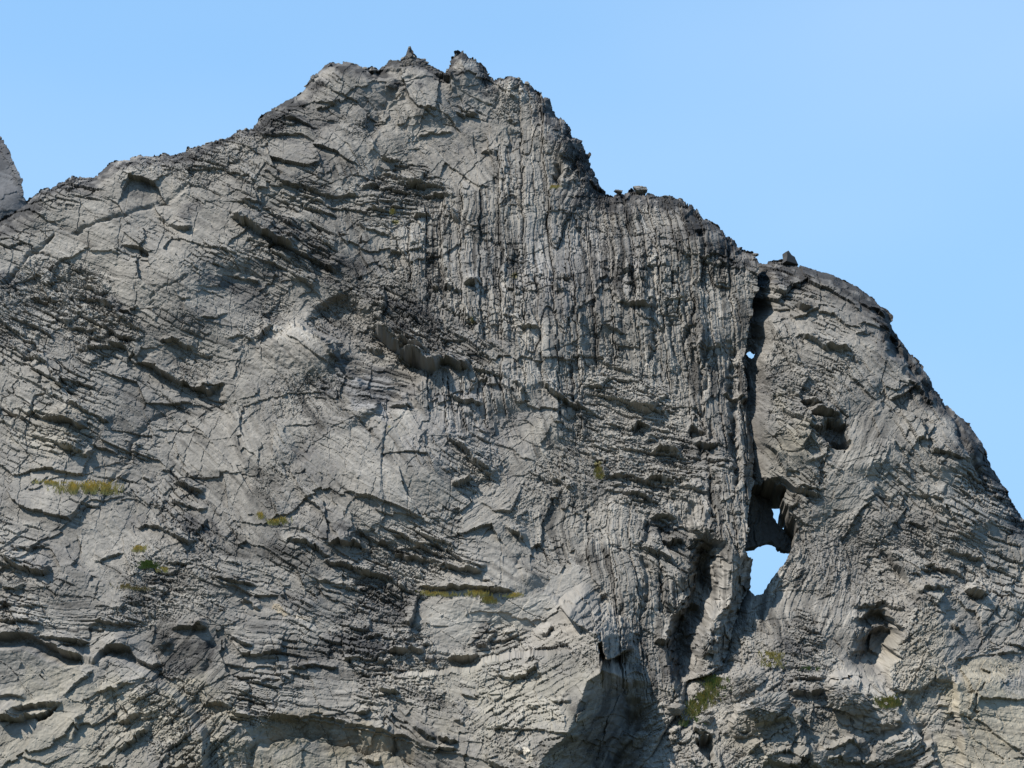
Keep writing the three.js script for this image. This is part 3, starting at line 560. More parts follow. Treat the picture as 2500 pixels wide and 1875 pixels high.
// the pillar's right flank turns away into the gully below the arch
drop([25.57, -20.5,  24.97, -23.53,  24.29, -26.52,  22.97, -30.04,  21.57, -33.51,  20.2, -36.92,  18.97, -39.72], 10, 4.6, { on: 'face', jag: 1.2, taper: 4 });
drop([19.62, -19.28,  19.09, -24.13,  18.26, -28.88,  17.42, -32.07,  16.68, -35.22,  16.55, -38.61,  16.68, -42.48], 6.5, 1.6, { on: 'face', jag: 1.3, taper: 8 });
drop([26.15, -2.04,  26.45, -5.99,  26.45, -11.15,  25.93, -16.19,  25.61, -19.89], 3, 1.6, { on: 'face', jag: 0.6 });
pit([21.06, -6.64], 0.9, 0.7, 0, 1.4, { on: 'face' });

// bright slab with its cooler right-hand facet; the long dark step above it
fault([-14.6, -3.36,  -18.86, 1.99,  -21.17, 4.58,  -25.84, 9.56], 1.5, 7);
drop([-25.84, 9.56,  -21.17, 4.58,  -18.86, 1.99,  -14.6, -3.36], 1.6, 4.5);
fault([-33.77, 0.1,  -37.7, -0.84,  -41.92, 1.99,  -44.66, 3.69,  -47.1, 6.09], -0.9, 10);
fault([-25.67, -11.79,  -21.17, -17.43,  -18.86, -22.33], 0.8, 7);
// heaped masses under the buttress
fault([29.69, -49.48,  30.32, -46.28,  29.87, -43.3,  28.78, -40.72,  26.34, -40.39,  23.76, -42.21,  22.61, -45.2], 1.8, 7, { on: 'buttress', jag: 1.4 });
fault([36.83, -48.42,  35.98, -46.07,  34.55, -45.2,  32.28, -46.17,  30.88, -48.42], 1.3, 6, { on: 'buttress', jag: 1.4 });
fault([41.24, -44.12,  40.59, -40.83,  38.29, -39.16,  34.37, -38.72,  32.76, -40.28], 1.5, 7, { on: 'buttress', jag: 1.4 });
fault([44.78, -51.59,  43.93, -46.28,  41.67, -44.66,  38.15, -45.74,  36.93, -48.42], 1.2, 6, { on: 'buttress', jag: 1.4 });
fault([22.73, -51.59,  21.33, -46.28,  19.22, -44.66,  16.25, -45.74], 1.2, 6, { on: 'buttress', jag: 1.4 });
stainOrShade([-6.18, 51.82], 1.8, 2.0, 0, -0.55, { soft: 0.4 }); stainOrShade([0.24, 47.51], 3, 1.6, 25, -0.4); stainOrShade([-25.72, 7.47], 3.4, 1.8, 30, -0.25); stainOrShade([-5.34, -31.5], 4.5, 2, -5, -0.25); stainOrShade([2.72, -31.21], 3, 2, 0, -0.22); stainOrShade([5.43, 4.71], 1.6, 5, 0, -0.22); stainOrShade([16.85, 24.76], 2, 3, 0, -0.22); stainOrShade([-41.08, 18.85], 4, 2.4, 30, -0.2); stainOrShade([-53.54, -8.58], 5, 2.4, 15, -0.2); stainOrShade([-10.99, 39.42], 4, 3, 20, -0.2); stainOrShade([-24.08, -21.11], 2.6, 1.2, 10, -0.22); stainOrShade([-29, -24.73], 4, 1.2, 12, -0.18); stainOrShade([24.19, -43.3], 4, 3, 0, -0.2, { on: 'buttress' }); stainOrShade([36.16, -40.83], 3.4, 1.6, 10, -0.22, { on: 'buttress' });

swell([-21.48, -11.15], 9, 9, 40, 1.3); swell([-43.91, 18.85], 9, 6, 30, 1.4); swell([-2.47, -4.68], 6, 5, 35, -1.0); swell([-35.09, 14.52], 6, 4, 30, -1.2); swell([-49.72, -4.68], 7, 5, 30, 1.2); swell([-10.82, -14.31], 5, 7, 40, 0.9); swell([4.84, -22.33], 4, 7, 0, -0.9); swell([19.47, 18.85], 5, 6, 0, 0.9);
scarp([-34.5, 25.51,  -29.41, 22.15,  -24.11, 18.85,  -21.18, 16.67], 0.8, 3.0, { jag: 0.9 });


function extent(f) {
  if (f.pts) {
    let x0 = 1e9, x1 = -1e9, y0 = 1e9, y1 = -1e9; const r = Math.max((f.reach || 0) + (f.k === 8 ? f.back ?? 3 : 0), (f.width || 0) * 3, 0.6) + 1.2;
    for (let i = 0; i < f.pts.length; i += 2) { x0 = Math.min(x0, f.pts[i]); x1 = Math.max(x1, f.pts[i]); y0 = Math.min(y0, f.pts[i + 1]); y1 = Math.max(y1, f.pts[i + 1]); }
    return [x0 - r, x1 + r, y0 - r, y1 + r];
  }
  const r = Math.max(f.rx, f.ry) * (f.k === 2 ? 2.2 : 1.6) + 1;
  return [f.c[0] - r, f.c[0] + r, f.c[1] - r, f.c[1] + r];
}
let nU = 0, nD = 0, nLen = 0;
function nearest(pts, x, y) {                            // signed distance (positive on the left of the line), run along it
  let best = 1e9, sgn = 1, run = 0; nU = 0;
  for (let i = 0; i + 3 < pts.length; i += 2) {
    const ax = pts[i], ay = pts[i + 1], dx = pts[i + 2] - ax, dy = pts[i + 3] - ay, L2 = dx * dx + dy * dy, L = Math.sqrt(L2);
    let u = ((x - ax) * dx + (y - ay) * dy) / L2; u = u < 0 ? 0 : u > 1 ? 1 : u;
    const ex = x - ax - u * dx, ey = y - ay - u * dy, d = ex * ex + ey * ey;
    if (d < best) { best = d; sgn = dx * (y - ay) - dy * (x - ax) >= 0 ? 1 : -1; nU = run + u * L; }
    run += L;
  }
  nLen = run; nD = Math.sqrt(best);
  return nD * sgn;
}

// ---------------------------------------------------------------- outlines
function rough(pts, amp, step, seed) {                   // broken edge: the surveyed line with steps and teeth
  const out = []; let run = 0;
  for (let i = 0; i + 3 < pts.length; i += 2) {
    const ax = pts[i], ay = pts[i + 1], dx = pts[i + 2] - ax, dy = pts[i + 3] - ay, L = Math.hypot(dx, dy), n = Math.max(1, Math.round(L / step));
    for (let k = 0; k < n; k++) {
      const u = k / n, r = run + u * L;
      let o = 0.6 * vn(r * 0.45, 3, seed) + 1.0 * (h2(Math.floor(r / 1.3 + 0.8 * vn(r * 0.7, 1, seed)), 5, seed) - 0.5) + 0.5 * (h2(Math.floor(r / 0.5 + vn(r, 2, seed)), 6, seed) - 0.5) + 0.15 * vn(r * 4, 7, seed);
      o *= amp * (0.6 + 0.8 * Math.abs(vn(r * 0.12, 9, seed)));
      out.push([ax + u * dx - (dy / L) * o, ay + u * dy + (dx / L) * o]);
    }
    run += L;
  }
  return out;
}

// ---------------------------------------------------------------- a sheet of cliff: outer face, broken edges, thickness behind
const rockMat = new THREE.MeshStandardMaterial({ color: 0xffffff, vertexColors: true, roughness: 0.93, metalness: 0, flatShading: true });
function crossings(loop, y) { const xs = []; for (let i = 0, n = loop.length; i < n; i++) { const a = loop[i], b = loop[(i + 1) % n]; if ((a[1] > y) !== (b[1] > y)) xs.push(a[0] + (y - a[1]) / (b[1] - a[1]) * (b[0] - a[0])); } return xs.sort((p, q) => p - q); }
function sheet(opt) {
  const { loop, holes = [], ds, dt, macro, crest, scale = 1, rings } = opt;
  let x0 = 1e9, x1 = -1e9, y0 = 1e9, y1 = -1e9;
  for (const [x, y] of loop) { x0 = Math.min(x0, x); x1 = Math.max(x1, x); y0 = Math.min(y0, y); y1 = Math.max(y1, y); }
  const nx = Math.ceil((x1 - x0) / ds) + 2, ny = Math.ceil((y1 - y0) / dt) + 2, N = nx * ny;
  const inside = new Uint8Array(N);
  for (let j = 0; j < ny; j++) {
    const y = y0 + j * dt + 1e-5;
    const fill = (lp, v) => { const xs = crossings(lp, y); for (let k = 0; k + 1 < xs.length; k += 2) { const a = Math.max(0, Math.ceil((xs[k] - x0) / ds)), b = Math.min(nx - 1, Math.floor((xs[k + 1] - x0) / ds)); for (let i = a; i <= b; i++) inside[j * nx + i] = v; } };
    fill(loop, 1); for (const h of holes) fill(h.loop, 0);
  }
  const M = new Float32Array(N), Hh = new Float32Array(N), tone = new Float32Array(N), dark = new Float32Array(N), part = new Uint8Array(N), grain = new Float32Array(N), jx = new Float32Array(N), jy = new Float32Array(N);
  const tr = new Float32Array(N).fill(1), tg = new Float32Array(N).fill(1), tb = new Float32Array(N).fill(1);
  // nearest beds, looked up on a coarse lattice first
  const CELL = 4, cand = new Map();
  const candidates = (x, y) => {
    const ci = Math.floor(x / CELL), cj = Math.floor(y / CELL), key = ci * 4096 + cj; let c = cand.get(key);
    if (!c) { const mx = (ci + 0.5) * CELL, my = (cj + 0.5) * CELL; c = patches.map((p, n) => [Math.hypot(p.x - mx, p.y - my), n]).sort((a, b) => a[0] - b[0]).slice(0, 9).map((e) => e[1]); cand.set(key, c); }
    return c;
  };
  for (let j = 0; j < ny; j++) for (let i = 0; i < nx; i++) {
    const n = j * nx + i; if (!inside[n]) continue;
    const x = x0 + i * ds, y = y0 + j * dt;
    const w1 = vn(x * 0.35, y * 0.35, 1), w2 = vn(x * 0.35, y * 0.35, 2);
    facet(x * 0.8, y * 0.8, 40, 0); const f1 = fcId, f2 = (fcId * 57.31) % 1;
    jx[n] = 0.45 * w1 + 0.34 * (f1 - 0.5) + 0.14 * vn(x * 2.4, y * 2.4, 3); jy[n] = 0.45 * w2 + 0.34 * (f2 - 0.5) + 0.14 * vn(x * 2.4, y * 2.4, 4);
    M[n] = macro(x, y);
    // which bed
    const px = x + 2.2 * vn(x * 0.11, y * 0.11, 5) + 1.1 * (f1 - 0.5) + 1.0 * w1, py = y + 2.2 * vn(x * 0.11, y * 0.11, 6) + 1.1 * (f2 - 0.5) + 1.0 * w2;
    let a1 = 1e9, a2 = 1e9, p1 = 0, p2 = 0;
    for (const k of candidates(px, py)) { const e = (patches[k].x - px) ** 2 + (patches[k].y - py) ** 2; if (e < a1) { a2 = a1; p2 = p1; a1 = e; p1 = k; } else if (e < a2) { a2 = e; p2 = k; } }
    part[n] = opt.part ?? patches[p1].part;
    const wB = 0.5 * Math.max(0, 1 - (Math.sqrt(a2) - Math.sqrt(a1)) / 2.2);
    let hgt = 0, tn = 0, sv = 0;
    for (let e = 0; e < 2; e++) {
      const P = patches[e ? p2 : p1], w = e ? wB : 1 - wB; if (w < 0.04) continue;
      const wx = x + P.warp * vn(x * 0.14, y * 0.14, 7) + 0.14 * vn(x * 0.6, y * 0.6, 8) + 0.3 * (f1 - 0.5), wy = y + P.warp * vn(x * 0.14, y * 0.14, 9) + 0.14 * vn(x * 0.6, y * 0.6, 10) + 0.3 * (f2 - 0.5);
      const a = wx * P.ax + wy * P.ay, b = wx * P.bx + wy * P.by, s = P.seed;
      const gate1 = sm(-0.25, 0.45, fbm(x * 0.13, y * 0.13, s + 11, 3) + P.block * 0.6 - 0.53), gate2 = sm(-0.2, 0.3, fbm(x * 0.21, y * 0.21, s + 12, 3) + P.block * 0.6 - 0.5);
      const S = (P.steep ? 0.6 : 0.85) * sm(-0.06, 0.26, fbm(x * 0.08, y * 0.08, 13, 4) + (P.block - 0.74) * 0.65);
      let v = 0, q = 0;
      v += 0.5 * gate1 * bricks(a * 0.38, b * 0.6, s + 20, P.dir); q += 0.16 * gate1 * (bkId - 0.5);
      if (bkF < 0.06) v -= 0.3 * gate1;
      v += 0.34 * gate2 * bricks(a * 0.85, b * 1.35, s + 30, P.dir); q += 0.2 * gate2 * (bkId - 0.5);
      if (bkF < 0.08) v -= 0.2 * gate2;
      v += 0.17 * S * bricks(a * 1.7, b * 3.0, s + 40, P.dir); q += (0.02 + 0.14 * S) * (bkId - 0.5);
      v *= 0.3 + 0.8 * P.block;
      v += P.rough * 0.85 * facet(a * 0.13, b * 0.23, s + 50, 1.9) * (P.steep ? 0.5 : 1); q += 0.26 * (fcId - 0.5);
      v += P.rough * (0.09 + 0.17 * S) * facet(a * 0.55, b * 0.85, s + 54, 1.8); q += (0.07 + 0.1 * S) * (fcId - 0.5);
      if (fcEdge < 0.05) v -= 0.15 * S;
      v += (0.02 + 0.14 * S) * P.rough * facet(a * 1.4, b * 2.1, s + 58, 2); q += (0.03 + 0.15 * S) * (fcId - 0.5);
      if (fcEdge < 0.07) v -= 0.13 * S;
      v += (0.008 + 0.06 * S) * facet(a * 2.7, b * 4.0, s + 66, 2); q += (0.03 + 0.1 * S) * (fcId - 0.5);
      { const ca = a * 0.8 + b * 0.45 + 0.25 * vn(a * 0.3, b * 0.3, s + 81), row = Math.floor(ca * 0.55), fr = ca * 0.55 - row, on = h2(row, Math.floor(b * 0.22 + 5 * h2(row, 1, s)), s + 82); if (fr < 0.05 && on > 0.62) v -= 0.22 * (on - 0.4); v += 0.14 * (h2(row, Math.floor(b * 0.11), s + 83) - 0.5); }
      if (P.steep) { v += 0.58 * bricks(a * 0.07, b * 0.4, s + 90, 0.9); q += 0.12 * (bkId - 0.5); if (bkF < 0.035) v -= 0.3; v += 0.22 * bricks(a * 0.14, b * 1.05, s + 92, 0.9); if (bkF < 0.05) v -= 0.12; }
      v += P.stria * 0.15 * bricks(a * 0.2, b * 1.7, s + 60, P.dir); q += 0.1 * P.stria * (bkId - 0.5);
      if (bkF < 0.1) v -= 0.1 * P.stria * sm(-0.2, 0.4, vn(a * 0.2, b * 0.7, s + 59));
      v += P.stria * (0.05 + 0.04 * S) * (1 - 2 * Math.abs(vn(a * 0.4, b * 3.4, s + 61)));
      const st = vn(a * 0.2, b * 2.4, s + 63), st2 = vn(a * 0.45, b * 4.8, s + 64), st3 = vn(a * 0.12, b * 0.5, s + 65);
      q += (0.05 + 0.15 * P.stria) * (st + st2) - (0.12 + 0.42 * P.stria) * sm(0.3, 0.8, -st - 0.6 * st3) + 0.3 * P.stria * sm(0.45, 0.85, st2 + 0.3 * st3);
      sv += w * (0.5 + 0.45 * st + 0.3 * st2 + 0.7 * (bkId - 0.5));
      hgt += w * v; tn += w * (q + P.tone - 1);
    }
    hgt += 0.4 * facet(px * 0.085 + 0.03 * py, py * 0.14 - 0.03 * px, 66, 1.5) + 0.05 * fcId;
    hgt += 0.035 * vn(x * 2.6, y * 2.6, 70) + 0.02 * vn(x * 5.5, y * 5.5, 71);
    Hh[n] = hgt; grain[n] = Math.max(0, sv);
    tone[n] = 1 + tn + 0.16 * fbm(x * 0.07, y * 0.07, 72, 3) + 0.12 * vn(x * 1.1, y * 1.1, 73) * vn(x * 0.3, y * 0.3, 74) + 0.16 * (h2(i, j, 75) - 0.5) + 0.12 * vn(x * 3.5, y * 3.5, 76);
    dark[n] = 0.34 * sm(0.08, 0.5, fbm(px * 0.14, py * 0.14, 77, 5)) * (0.2 + 0.9 * grain[n]) - 0.16 * sm(0.1, 0.45, fbm(px * 0.1, py * 0.1, 79, 4));
  }
  // single features
  for (const f of feats) {
    if (opt.part !== undefined || (f.on && f.on !== opt.id)) continue;
    const [a0, a1, b0, b1] = extent(f);
    const i0 = Math.max(0, Math.floor((a0 - x0) / ds)), i1 = Math.min(nx - 1, Math.ceil((a1 - x0) / ds)), j0 = Math.max(0, Math.floor((b0 - y0) / dt)), j1 = Math.min(ny - 1, Math.ceil((b1 - y0) / dt));
    const jag = f.jag ?? 1, fs = Math.round((f.pts ? f.pts[0] : f.c[0]) * 31) + 900;
    const cr = Math.cos((f.rot || 0) * Math.PI / 180), sr = -Math.sin((f.rot || 0) * Math.PI / 180);
    for (let j = j0; j <= j1; j++) for (let i = i0; i <= i1; i++) {
      const n = j * nx + i; if (!inside[n]) continue;
      const x = x0 + i * ds + jag * jx[n], y = y0 + j * dt + jag * jy[n];
      if (f.pts) {
        const d = nearest(f.pts, x, y);
        const ends = sm(0, Math.min(f.taper ?? 1.2, nLen * 0.25), nU) * sm(0, Math.min(f.taper ?? 1.2, nLen * 0.25), nLen - nU), u = nU;
        if (f.k === 1) { const e = nD / f.width; if (e < 3) Hh[n] -= f.depth * ends * Math.exp(-e * e) * (0.75 + 0.5 * vn(u * 0.8, 2, fs)); continue; }
        if (nD > (f.reach || 1) + (f.k === 8 ? f.back ?? 3 : 0.6)) continue;
        const wob = 0.75 + 0.45 * vn(u * 0.55, 1, fs) + 0.25 * (h2(Math.floor(u * 1.1), 2, fs) - 0.5);
        if (f.k === 0) {
          const wd = 0.05 + 0.05 * f.depth, dd = d - 0.5 * wd, S = sm(-wd, wd, d);
          Hh[n] += 1.15 * f.depth * ends * wob * (S * Math.pow(Math.max(0, 1 - Math.max(0, dd) / f.reach), 1.3) - (1 - S) * 0.35 * Math.exp(Math.min(0, d + wd) / (0.25 + 0.25 * f.depth)));
        } else if (f.k === 5) { const S = sm(-0.22, 0.22, d); if (S > 0) M[n] += S * f.depth * ends * (1 - 0.9 * sm(f.fade ?? 1e9, (f.fade ?? 1e9) + 6, u)) * Math.pow(Math.max(0, 1 - Math.max(0, d) / f.reach), 1.2); }
        else if (f.k === 8) { if (d > 0) M[n] -= f.depth * ends * Math.min(1, d / f.reach) * sm(f.reach + (f.back ?? 3), f.reach + (f.back ?? 3) * 0.2, d); }
        else if (f.k === 6 && d < 0 && nU > 0.01 && nU < nLen - 0.01) { const z = -d / (f.reach * (0.75 + 0.4 * vn(u * 0.22, 3, fs) + 0.15 * vn(u * 0.9, 4, fs))); if (z < 1) Hh[n] -= f.depth * sm(0, 7, u) * sm(0, 9, nLen - u) * (z < 0.8 ? 0.25 + 0.75 * z / 0.8 : (1 - z) / 0.2); }
        continue;
      }
      const ex = x - f.c[0], ey = y - f.c[1], e1 = (ex * cr + ey * sr) / f.rx, e2 = (-ex * sr + ey * cr) / f.ry, e = Math.sqrt(e1 * e1 + e2 * e2);
      if (f.k === 2) { if (e < 2.2) M[n] += f.h * Math.exp(-e * e * 1.2); continue; }
      if (f.k === 7) { facet(x * 0.9, y * 0.9, fs, 0); const z = e + 0.15 * vn(x * 0.9, y * 0.9, fs) + 0.35 * (fcId - 0.5); if (z < 1) Hh[n] -= f.h * sm(1, 0.55, z); continue; }
      const z = 1 - e + 0.75 * fbm(x * 0.45, y * 0.45, fs, 4);
      if (z <= 0) continue;
      const m = sm(0, f.soft ?? 0.5, z);
      if (f.k === 3) dark[n] += 1.1 * f.v * m * (f.v < 0 ? 1 : 0.3 + 1.1 * grain[n] + 0.35 * vn(x * 1.2, y * 1.2, fs + 3)); else { tr[n] *= lerp(1, f.rgb[0], m); tg[n] *= lerp(1, f.rgb[1], m); tb[n] *= lerp(1, f.rgb[2], m); }
    }
  }
  // the crest rolls back and is dark with old lichen
  if (crest) for (let c = 0; c + 3 < crest.length; c += 2) {
    const seg = crest.slice(c, c + 4), R = 8;
    const i0 = Math.max(0, Math.floor((Math.min(seg[0], seg[2]) - R - x0) / ds)), i1 = Math.min(nx - 1, Math.ceil((Math.max(seg[0], seg[2]) + R - x0) / ds)), j0 = Math.max(0, Math.floor((Math.min(seg[1], seg[3]) - R - y0) / dt)), j1 = Math.min(ny - 1, Math.ceil((Math.max(seg[1], seg[3]) + R - y0) / dt));
    sheet.cd ??= new Map(); let D = sheet.cd.get(opt); if (!D) { D = new Float32Array(N).fill(R); sheet.cd.set(opt, D); }
    for (let j = j0; j <= j1; j++) for (let i = i0; i <= i1; i++) { const n = j * nx + i; if (!inside[n]) continue; nearest(seg, x0 + i * ds, y0 + j * dt); if (nD < D[n]) D[n] = nD; }
  }
  const D = crest && sheet.cd.get(opt);
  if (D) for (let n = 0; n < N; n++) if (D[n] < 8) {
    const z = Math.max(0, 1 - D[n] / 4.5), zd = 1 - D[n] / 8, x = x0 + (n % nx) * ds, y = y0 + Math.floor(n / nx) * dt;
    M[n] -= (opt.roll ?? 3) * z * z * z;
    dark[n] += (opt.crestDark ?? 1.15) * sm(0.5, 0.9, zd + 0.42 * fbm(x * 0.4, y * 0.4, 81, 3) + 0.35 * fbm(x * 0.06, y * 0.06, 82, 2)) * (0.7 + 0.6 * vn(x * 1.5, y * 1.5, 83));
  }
  // keep whole cells
  const cell = new Uint8Array(N);
  for (let j = 0; j + 1 < ny; j++) for (let i = 0; i + 1 < nx; i++) { const n = j * nx + i; cell[n] = inside[n] & inside[n + 1] & inside[n + nx] & inside[n + nx + 1]; }
  const used = new Int32Array(N).fill(-1); let count = 0;
  for (let j = 0; j + 1 < ny; j++) for (let i = 0; i + 1 < nx; i++) { const n = j * nx + i; if (cell[n]) for (const m of [n, n + 1, n + nx, n + nx + 1]) if (used[m] < 0) used[m] = count++; }
  const loops = [{ loop, out: 1 }, ...holes.map((h) => ({ loop: h.loop, out: 0, h }))];
  const sU = new Float32Array(N), sV = new Float32Array(N);
  const edges = [];
  for (let j = 0; j + 1 < ny; j++) for (let i = 0; i + 1 < nx; i++) {
    const n = j * nx + i; if (!cell[n]) continue;
    if (!j || !cell[n - nx]) edges.push([n, n + 1, n]);
    if (!cell[n + 1]) edges.push([n + 1, n + nx + 1, n]);
    if (!cell[n + nx]) edges.push([n + nx + 1, n + nx, n]);
    if (!i || !cell[n - 1]) edges.push([n + nx, n, n]);
  }
  const rim = new Map();
  for (const e of edges) for (const n of [e[0], e[1]]) if (!rim.has(n)) {
    const x = x0 + (n % nx) * ds, y = y0 + Math.floor(n / nx) * dt; let best = 1e9, bx = x, by = y, own = loops[0];
    for (const L of loops) for (let k = 0, c = L.loop.length; k < c; k++) {
      const a = L.loop[k], b = L.loop[(k + 1) % c]; if (Math.min(a[0], b[0]) > x + 1.5 || Math.max(a[0], b[0]) < x - 1.5 || Math.min(a[1], b[1]) > y + 1.5 || Math.max(a[1], b[1]) < y - 1.5) continue;
      const dx = b[0] - a[0], dy = b[1] - a[1]; let u = ((x - a[0]) * dx + (y - a[1]) * dy) / (dx * dx + dy * dy + 1e-12); u = u < 0 ? 0 : u > 1 ? 1 : u;
      const e2 = (x - a[0] - u * dx) ** 2 + (y - a[1] - u * dy) ** 2; if (e2 < best) { best = e2; bx = a[0] + u * dx; by = a[1] + u * dy; own = L; }
    }
    const d = Math.sqrt(best); let ox = d > 1e-4 ? (bx - x) / d : 0, oy = d > 1e-4 ? (by - y) / d : 1;
    if (d < 1.2 * Math.max(ds, dt)) { sU[n] = bx - x; sV[n] = by - y; }
    rim.set(n, { ox, oy, own, id: 0 });
  }
  // smooth the outward directions along the rim
  for (let pass = 0; pass < 6; pass++) { const acc = new Map(); for (const [a, b] of edges) for (const [p, q] of [[a, b], [b, a]]) { const r = rim.get(q), c = acc.get(p) || [0, 0]; c[0] += r.ox; c[1] += r.oy; acc.set(p, c); } for (const [n, c] of acc) { const r = rim.get(n), x = r.ox + c[0], y = r.oy + c[1], l = Math.hypot(x, y) || 1; r.ox = x / l; r.oy = y / l; } }
  const ringN = (r) => r.own.h ? r.own.h.rings : rings;
  let total = count; for (const r of rim.values()) { r.id = total; total += ringN(r).length; }
  const pos = new Float32Array(total * 3), col = new Float32Array(total * 3);
  const org = opt.origin || ORIGIN;
  const put = (o, x, y, m, h, back) => {
    x *= scale; y *= scale;
    pos[o] = org.x + x; pos[o + 1] = org.y + y * UPV.y - m * INTO.y + back[1]; pos[o + 2] = org.z + y * UPV.z - m * INTO.z + h + back[2]; pos[o] += back[0];
  };
  const base = opt.base || [0.172, 0.161, 0.143];
  const shade = (o, n) => { const dk = Math.min(0.85, Math.max(-1.5, dark[n])), v = Math.max(0.25, tone[n]) * (1 - dk), cool = dk > 0 ? dk : 0; col[o] = base[0] * v * tr[n]; col[o + 1] = base[1] * v * tg[n] * (1 + 0.03 * cool); col[o + 2] = base[2] * v * tb[n] * (1 + 0.14 * cool); };
  const Z = [0, 0, 0];
  for (let n = 0; n < N; n++) if (used[n] >= 0) { const o = used[n] * 3; put(o, x0 + (n % nx) * ds + sU[n], y0 + Math.floor(n / nx) * dt + sV[n], M[n], Hh[n], Z); shade(o, n); }
  for (const [n, r] of rim) ringN(r).forEach(([back, inset, down = 0], k) => {
    const o = (r.id + k) * 3, bx = x0 + (n % nx) * ds, by = y0 + Math.floor(n / nx) * dt, j1 = (r.own.h ? 0.12 : 0.35) * vn(bx * 0.9, by * 0.9 + k * 3, 90 + k), j2 = 0.5 * vn(bx * 1.4, by * 1.4 + k * 3, 95 + k);
    const dir = r.own.h?.dir || [0, 0, -1], z = back * (1 + 0.2 * j2);
    put(o, bx + sU[n] - r.ox * (inset + j1 * Math.min(1, back * 0.5)), by + sV[n] - r.oy * (inset + j1 * Math.min(1, back * 0.5)), M[n], Hh[n], [dir[0] * z, dir[1] * z - down, dir[2] * z]);
    shade(o, n); const v = 0.85 + 0.25 * j2; col[o] *= v; col[o + 1] *= v; col[o + 2] *= v;
  });
  // faces per named part
  const faces = new Map(), push = (p, ...v) => { let a = faces.get(p); if (!a) faces.set(p, a = []); for (const e of v) a.push(e); };
  for (let j = 0; j + 1 < ny; j++) for (let i = 0; i + 1 < nx; i++) {
    const n = j * nx + i; if (!cell[n]) continue;
    const a = used[n], b = used[n + 1], c = used[n + nx + 1], d = used[n + nx];
    const t1 = Math.abs(Hh[n] - Hh[n + nx + 1]), t2 = Math.abs(Hh[n + 1] - Hh[n + nx]);
    if (t1 < t2) push(part[n], a, b, c, a, c, d); else push(part[n], a, b, d, b, c, d);
  }
  for (const [p, q, n] of edges) {
    const A = rim.get(p), B = rim.get(q), m = Math.min(ringN(A).length, ringN(B).length); let a = used[p], b = used[q];
    for (let k = 0; k < m; k++) { const c = A.id + k, d = B.id + k; push(part[n], b, a, c, b, c, d); a = c; b = d; }
  }
  // normals over the whole sheet, so that parts meet without a seam
  const nor = new Float32Array(total * 3);
  for (const f of faces.values()) for (let k = 0; k < f.length; k += 3) {
    const a = f[k] * 3, b = f[k + 1] * 3, c = f[k + 2] * 3;
    const ux = pos[b] - pos[a], uy = pos[b + 1] - pos[a + 1], uz = pos[b + 2] - pos[a + 2], vx = pos[c] - pos[a], vy = pos[c + 1] - pos[a + 1], vz = pos[c + 2] - pos[a + 2];
    const X = uy * vz - uz * vy, Y = uz * vx - ux * vz, Zz = ux * vy - uy * vx;
    for (const o of [a, b, c]) { nor[o] += X; nor[o + 1] += Y; nor[o + 2] += Zz; }
  }
  for (let o = 0; o < nor.length; o += 3) { const l = Math.hypot(nor[o], nor[o + 1], nor[o + 2]) || 1; nor[o] /= l; nor[o + 1] /= l; nor[o + 2] /= l; }
  const meshes = new Map();
  for (const [p, f] of faces) {
    const map = new Int32Array(total).fill(-1), ids = []; const idx = new Uint32Array(f.length);
    for (let k = 0; k < f.length; k++) { if (map[f[k]] < 0) { map[f[k]] = ids.length; ids.push(f[k]); } idx[k] = map[f[k]]; }
    const P = new Float32Array(ids.length * 3), Nn = new Float32Array(ids.length * 3), C = new Float32Array(ids.length * 3);
    ids.forEach((v, k) => { for (let e = 0; e < 3; e++) { P[k * 3 + e] = pos[v * 3 + e]; Nn[k * 3 + e] = nor[v * 3 + e]; C[k * 3 + e] = col[v * 3 + e]; } });
    const g = new THREE.BufferGeometry();
    g.setAttribute('position', new THREE.BufferAttribute(P, 3)); g.setAttribute('normal', new THREE.BufferAttribute(Nn, 3)); g.setAttribute('color', new THREE.BufferAttribute(C, 3)); g.setIndex(new THREE.BufferAttribute(idx, 1));
    const m = new THREE.Mesh(g, rockMat); m.castShadow = m.receiveShadow = true; meshes.set(p, m);
  }
  const at = (p) => {                                     // point and mean normal of the face there
    const i = Math.round((p[0] - x0) / ds), j = Math.round((p[1] - y0) / dt), P = new THREE.Vector3(), Nn = new THREE.Vector3(); let c = 0;
    for (let b = -4; b <= 4; b++) for (let a = -4; a <= 4; a++) { const n = (j + b) * nx + i + a, u = used[n]; if (u === undefined || u < 0) continue; P.x += pos[u * 3]; P.y += pos[u * 3 + 1]; P.z += pos[u * 3 + 2]; Nn.x += nor[u * 3]; Nn.y += nor[u * 3 + 1]; Nn.z += nor[u * 3 + 2]; c++; }
    return { p: P.multiplyScalar(1 / Math.max(1, c)), n: Nn.normalize() };
  };
  return { meshes, at };
}
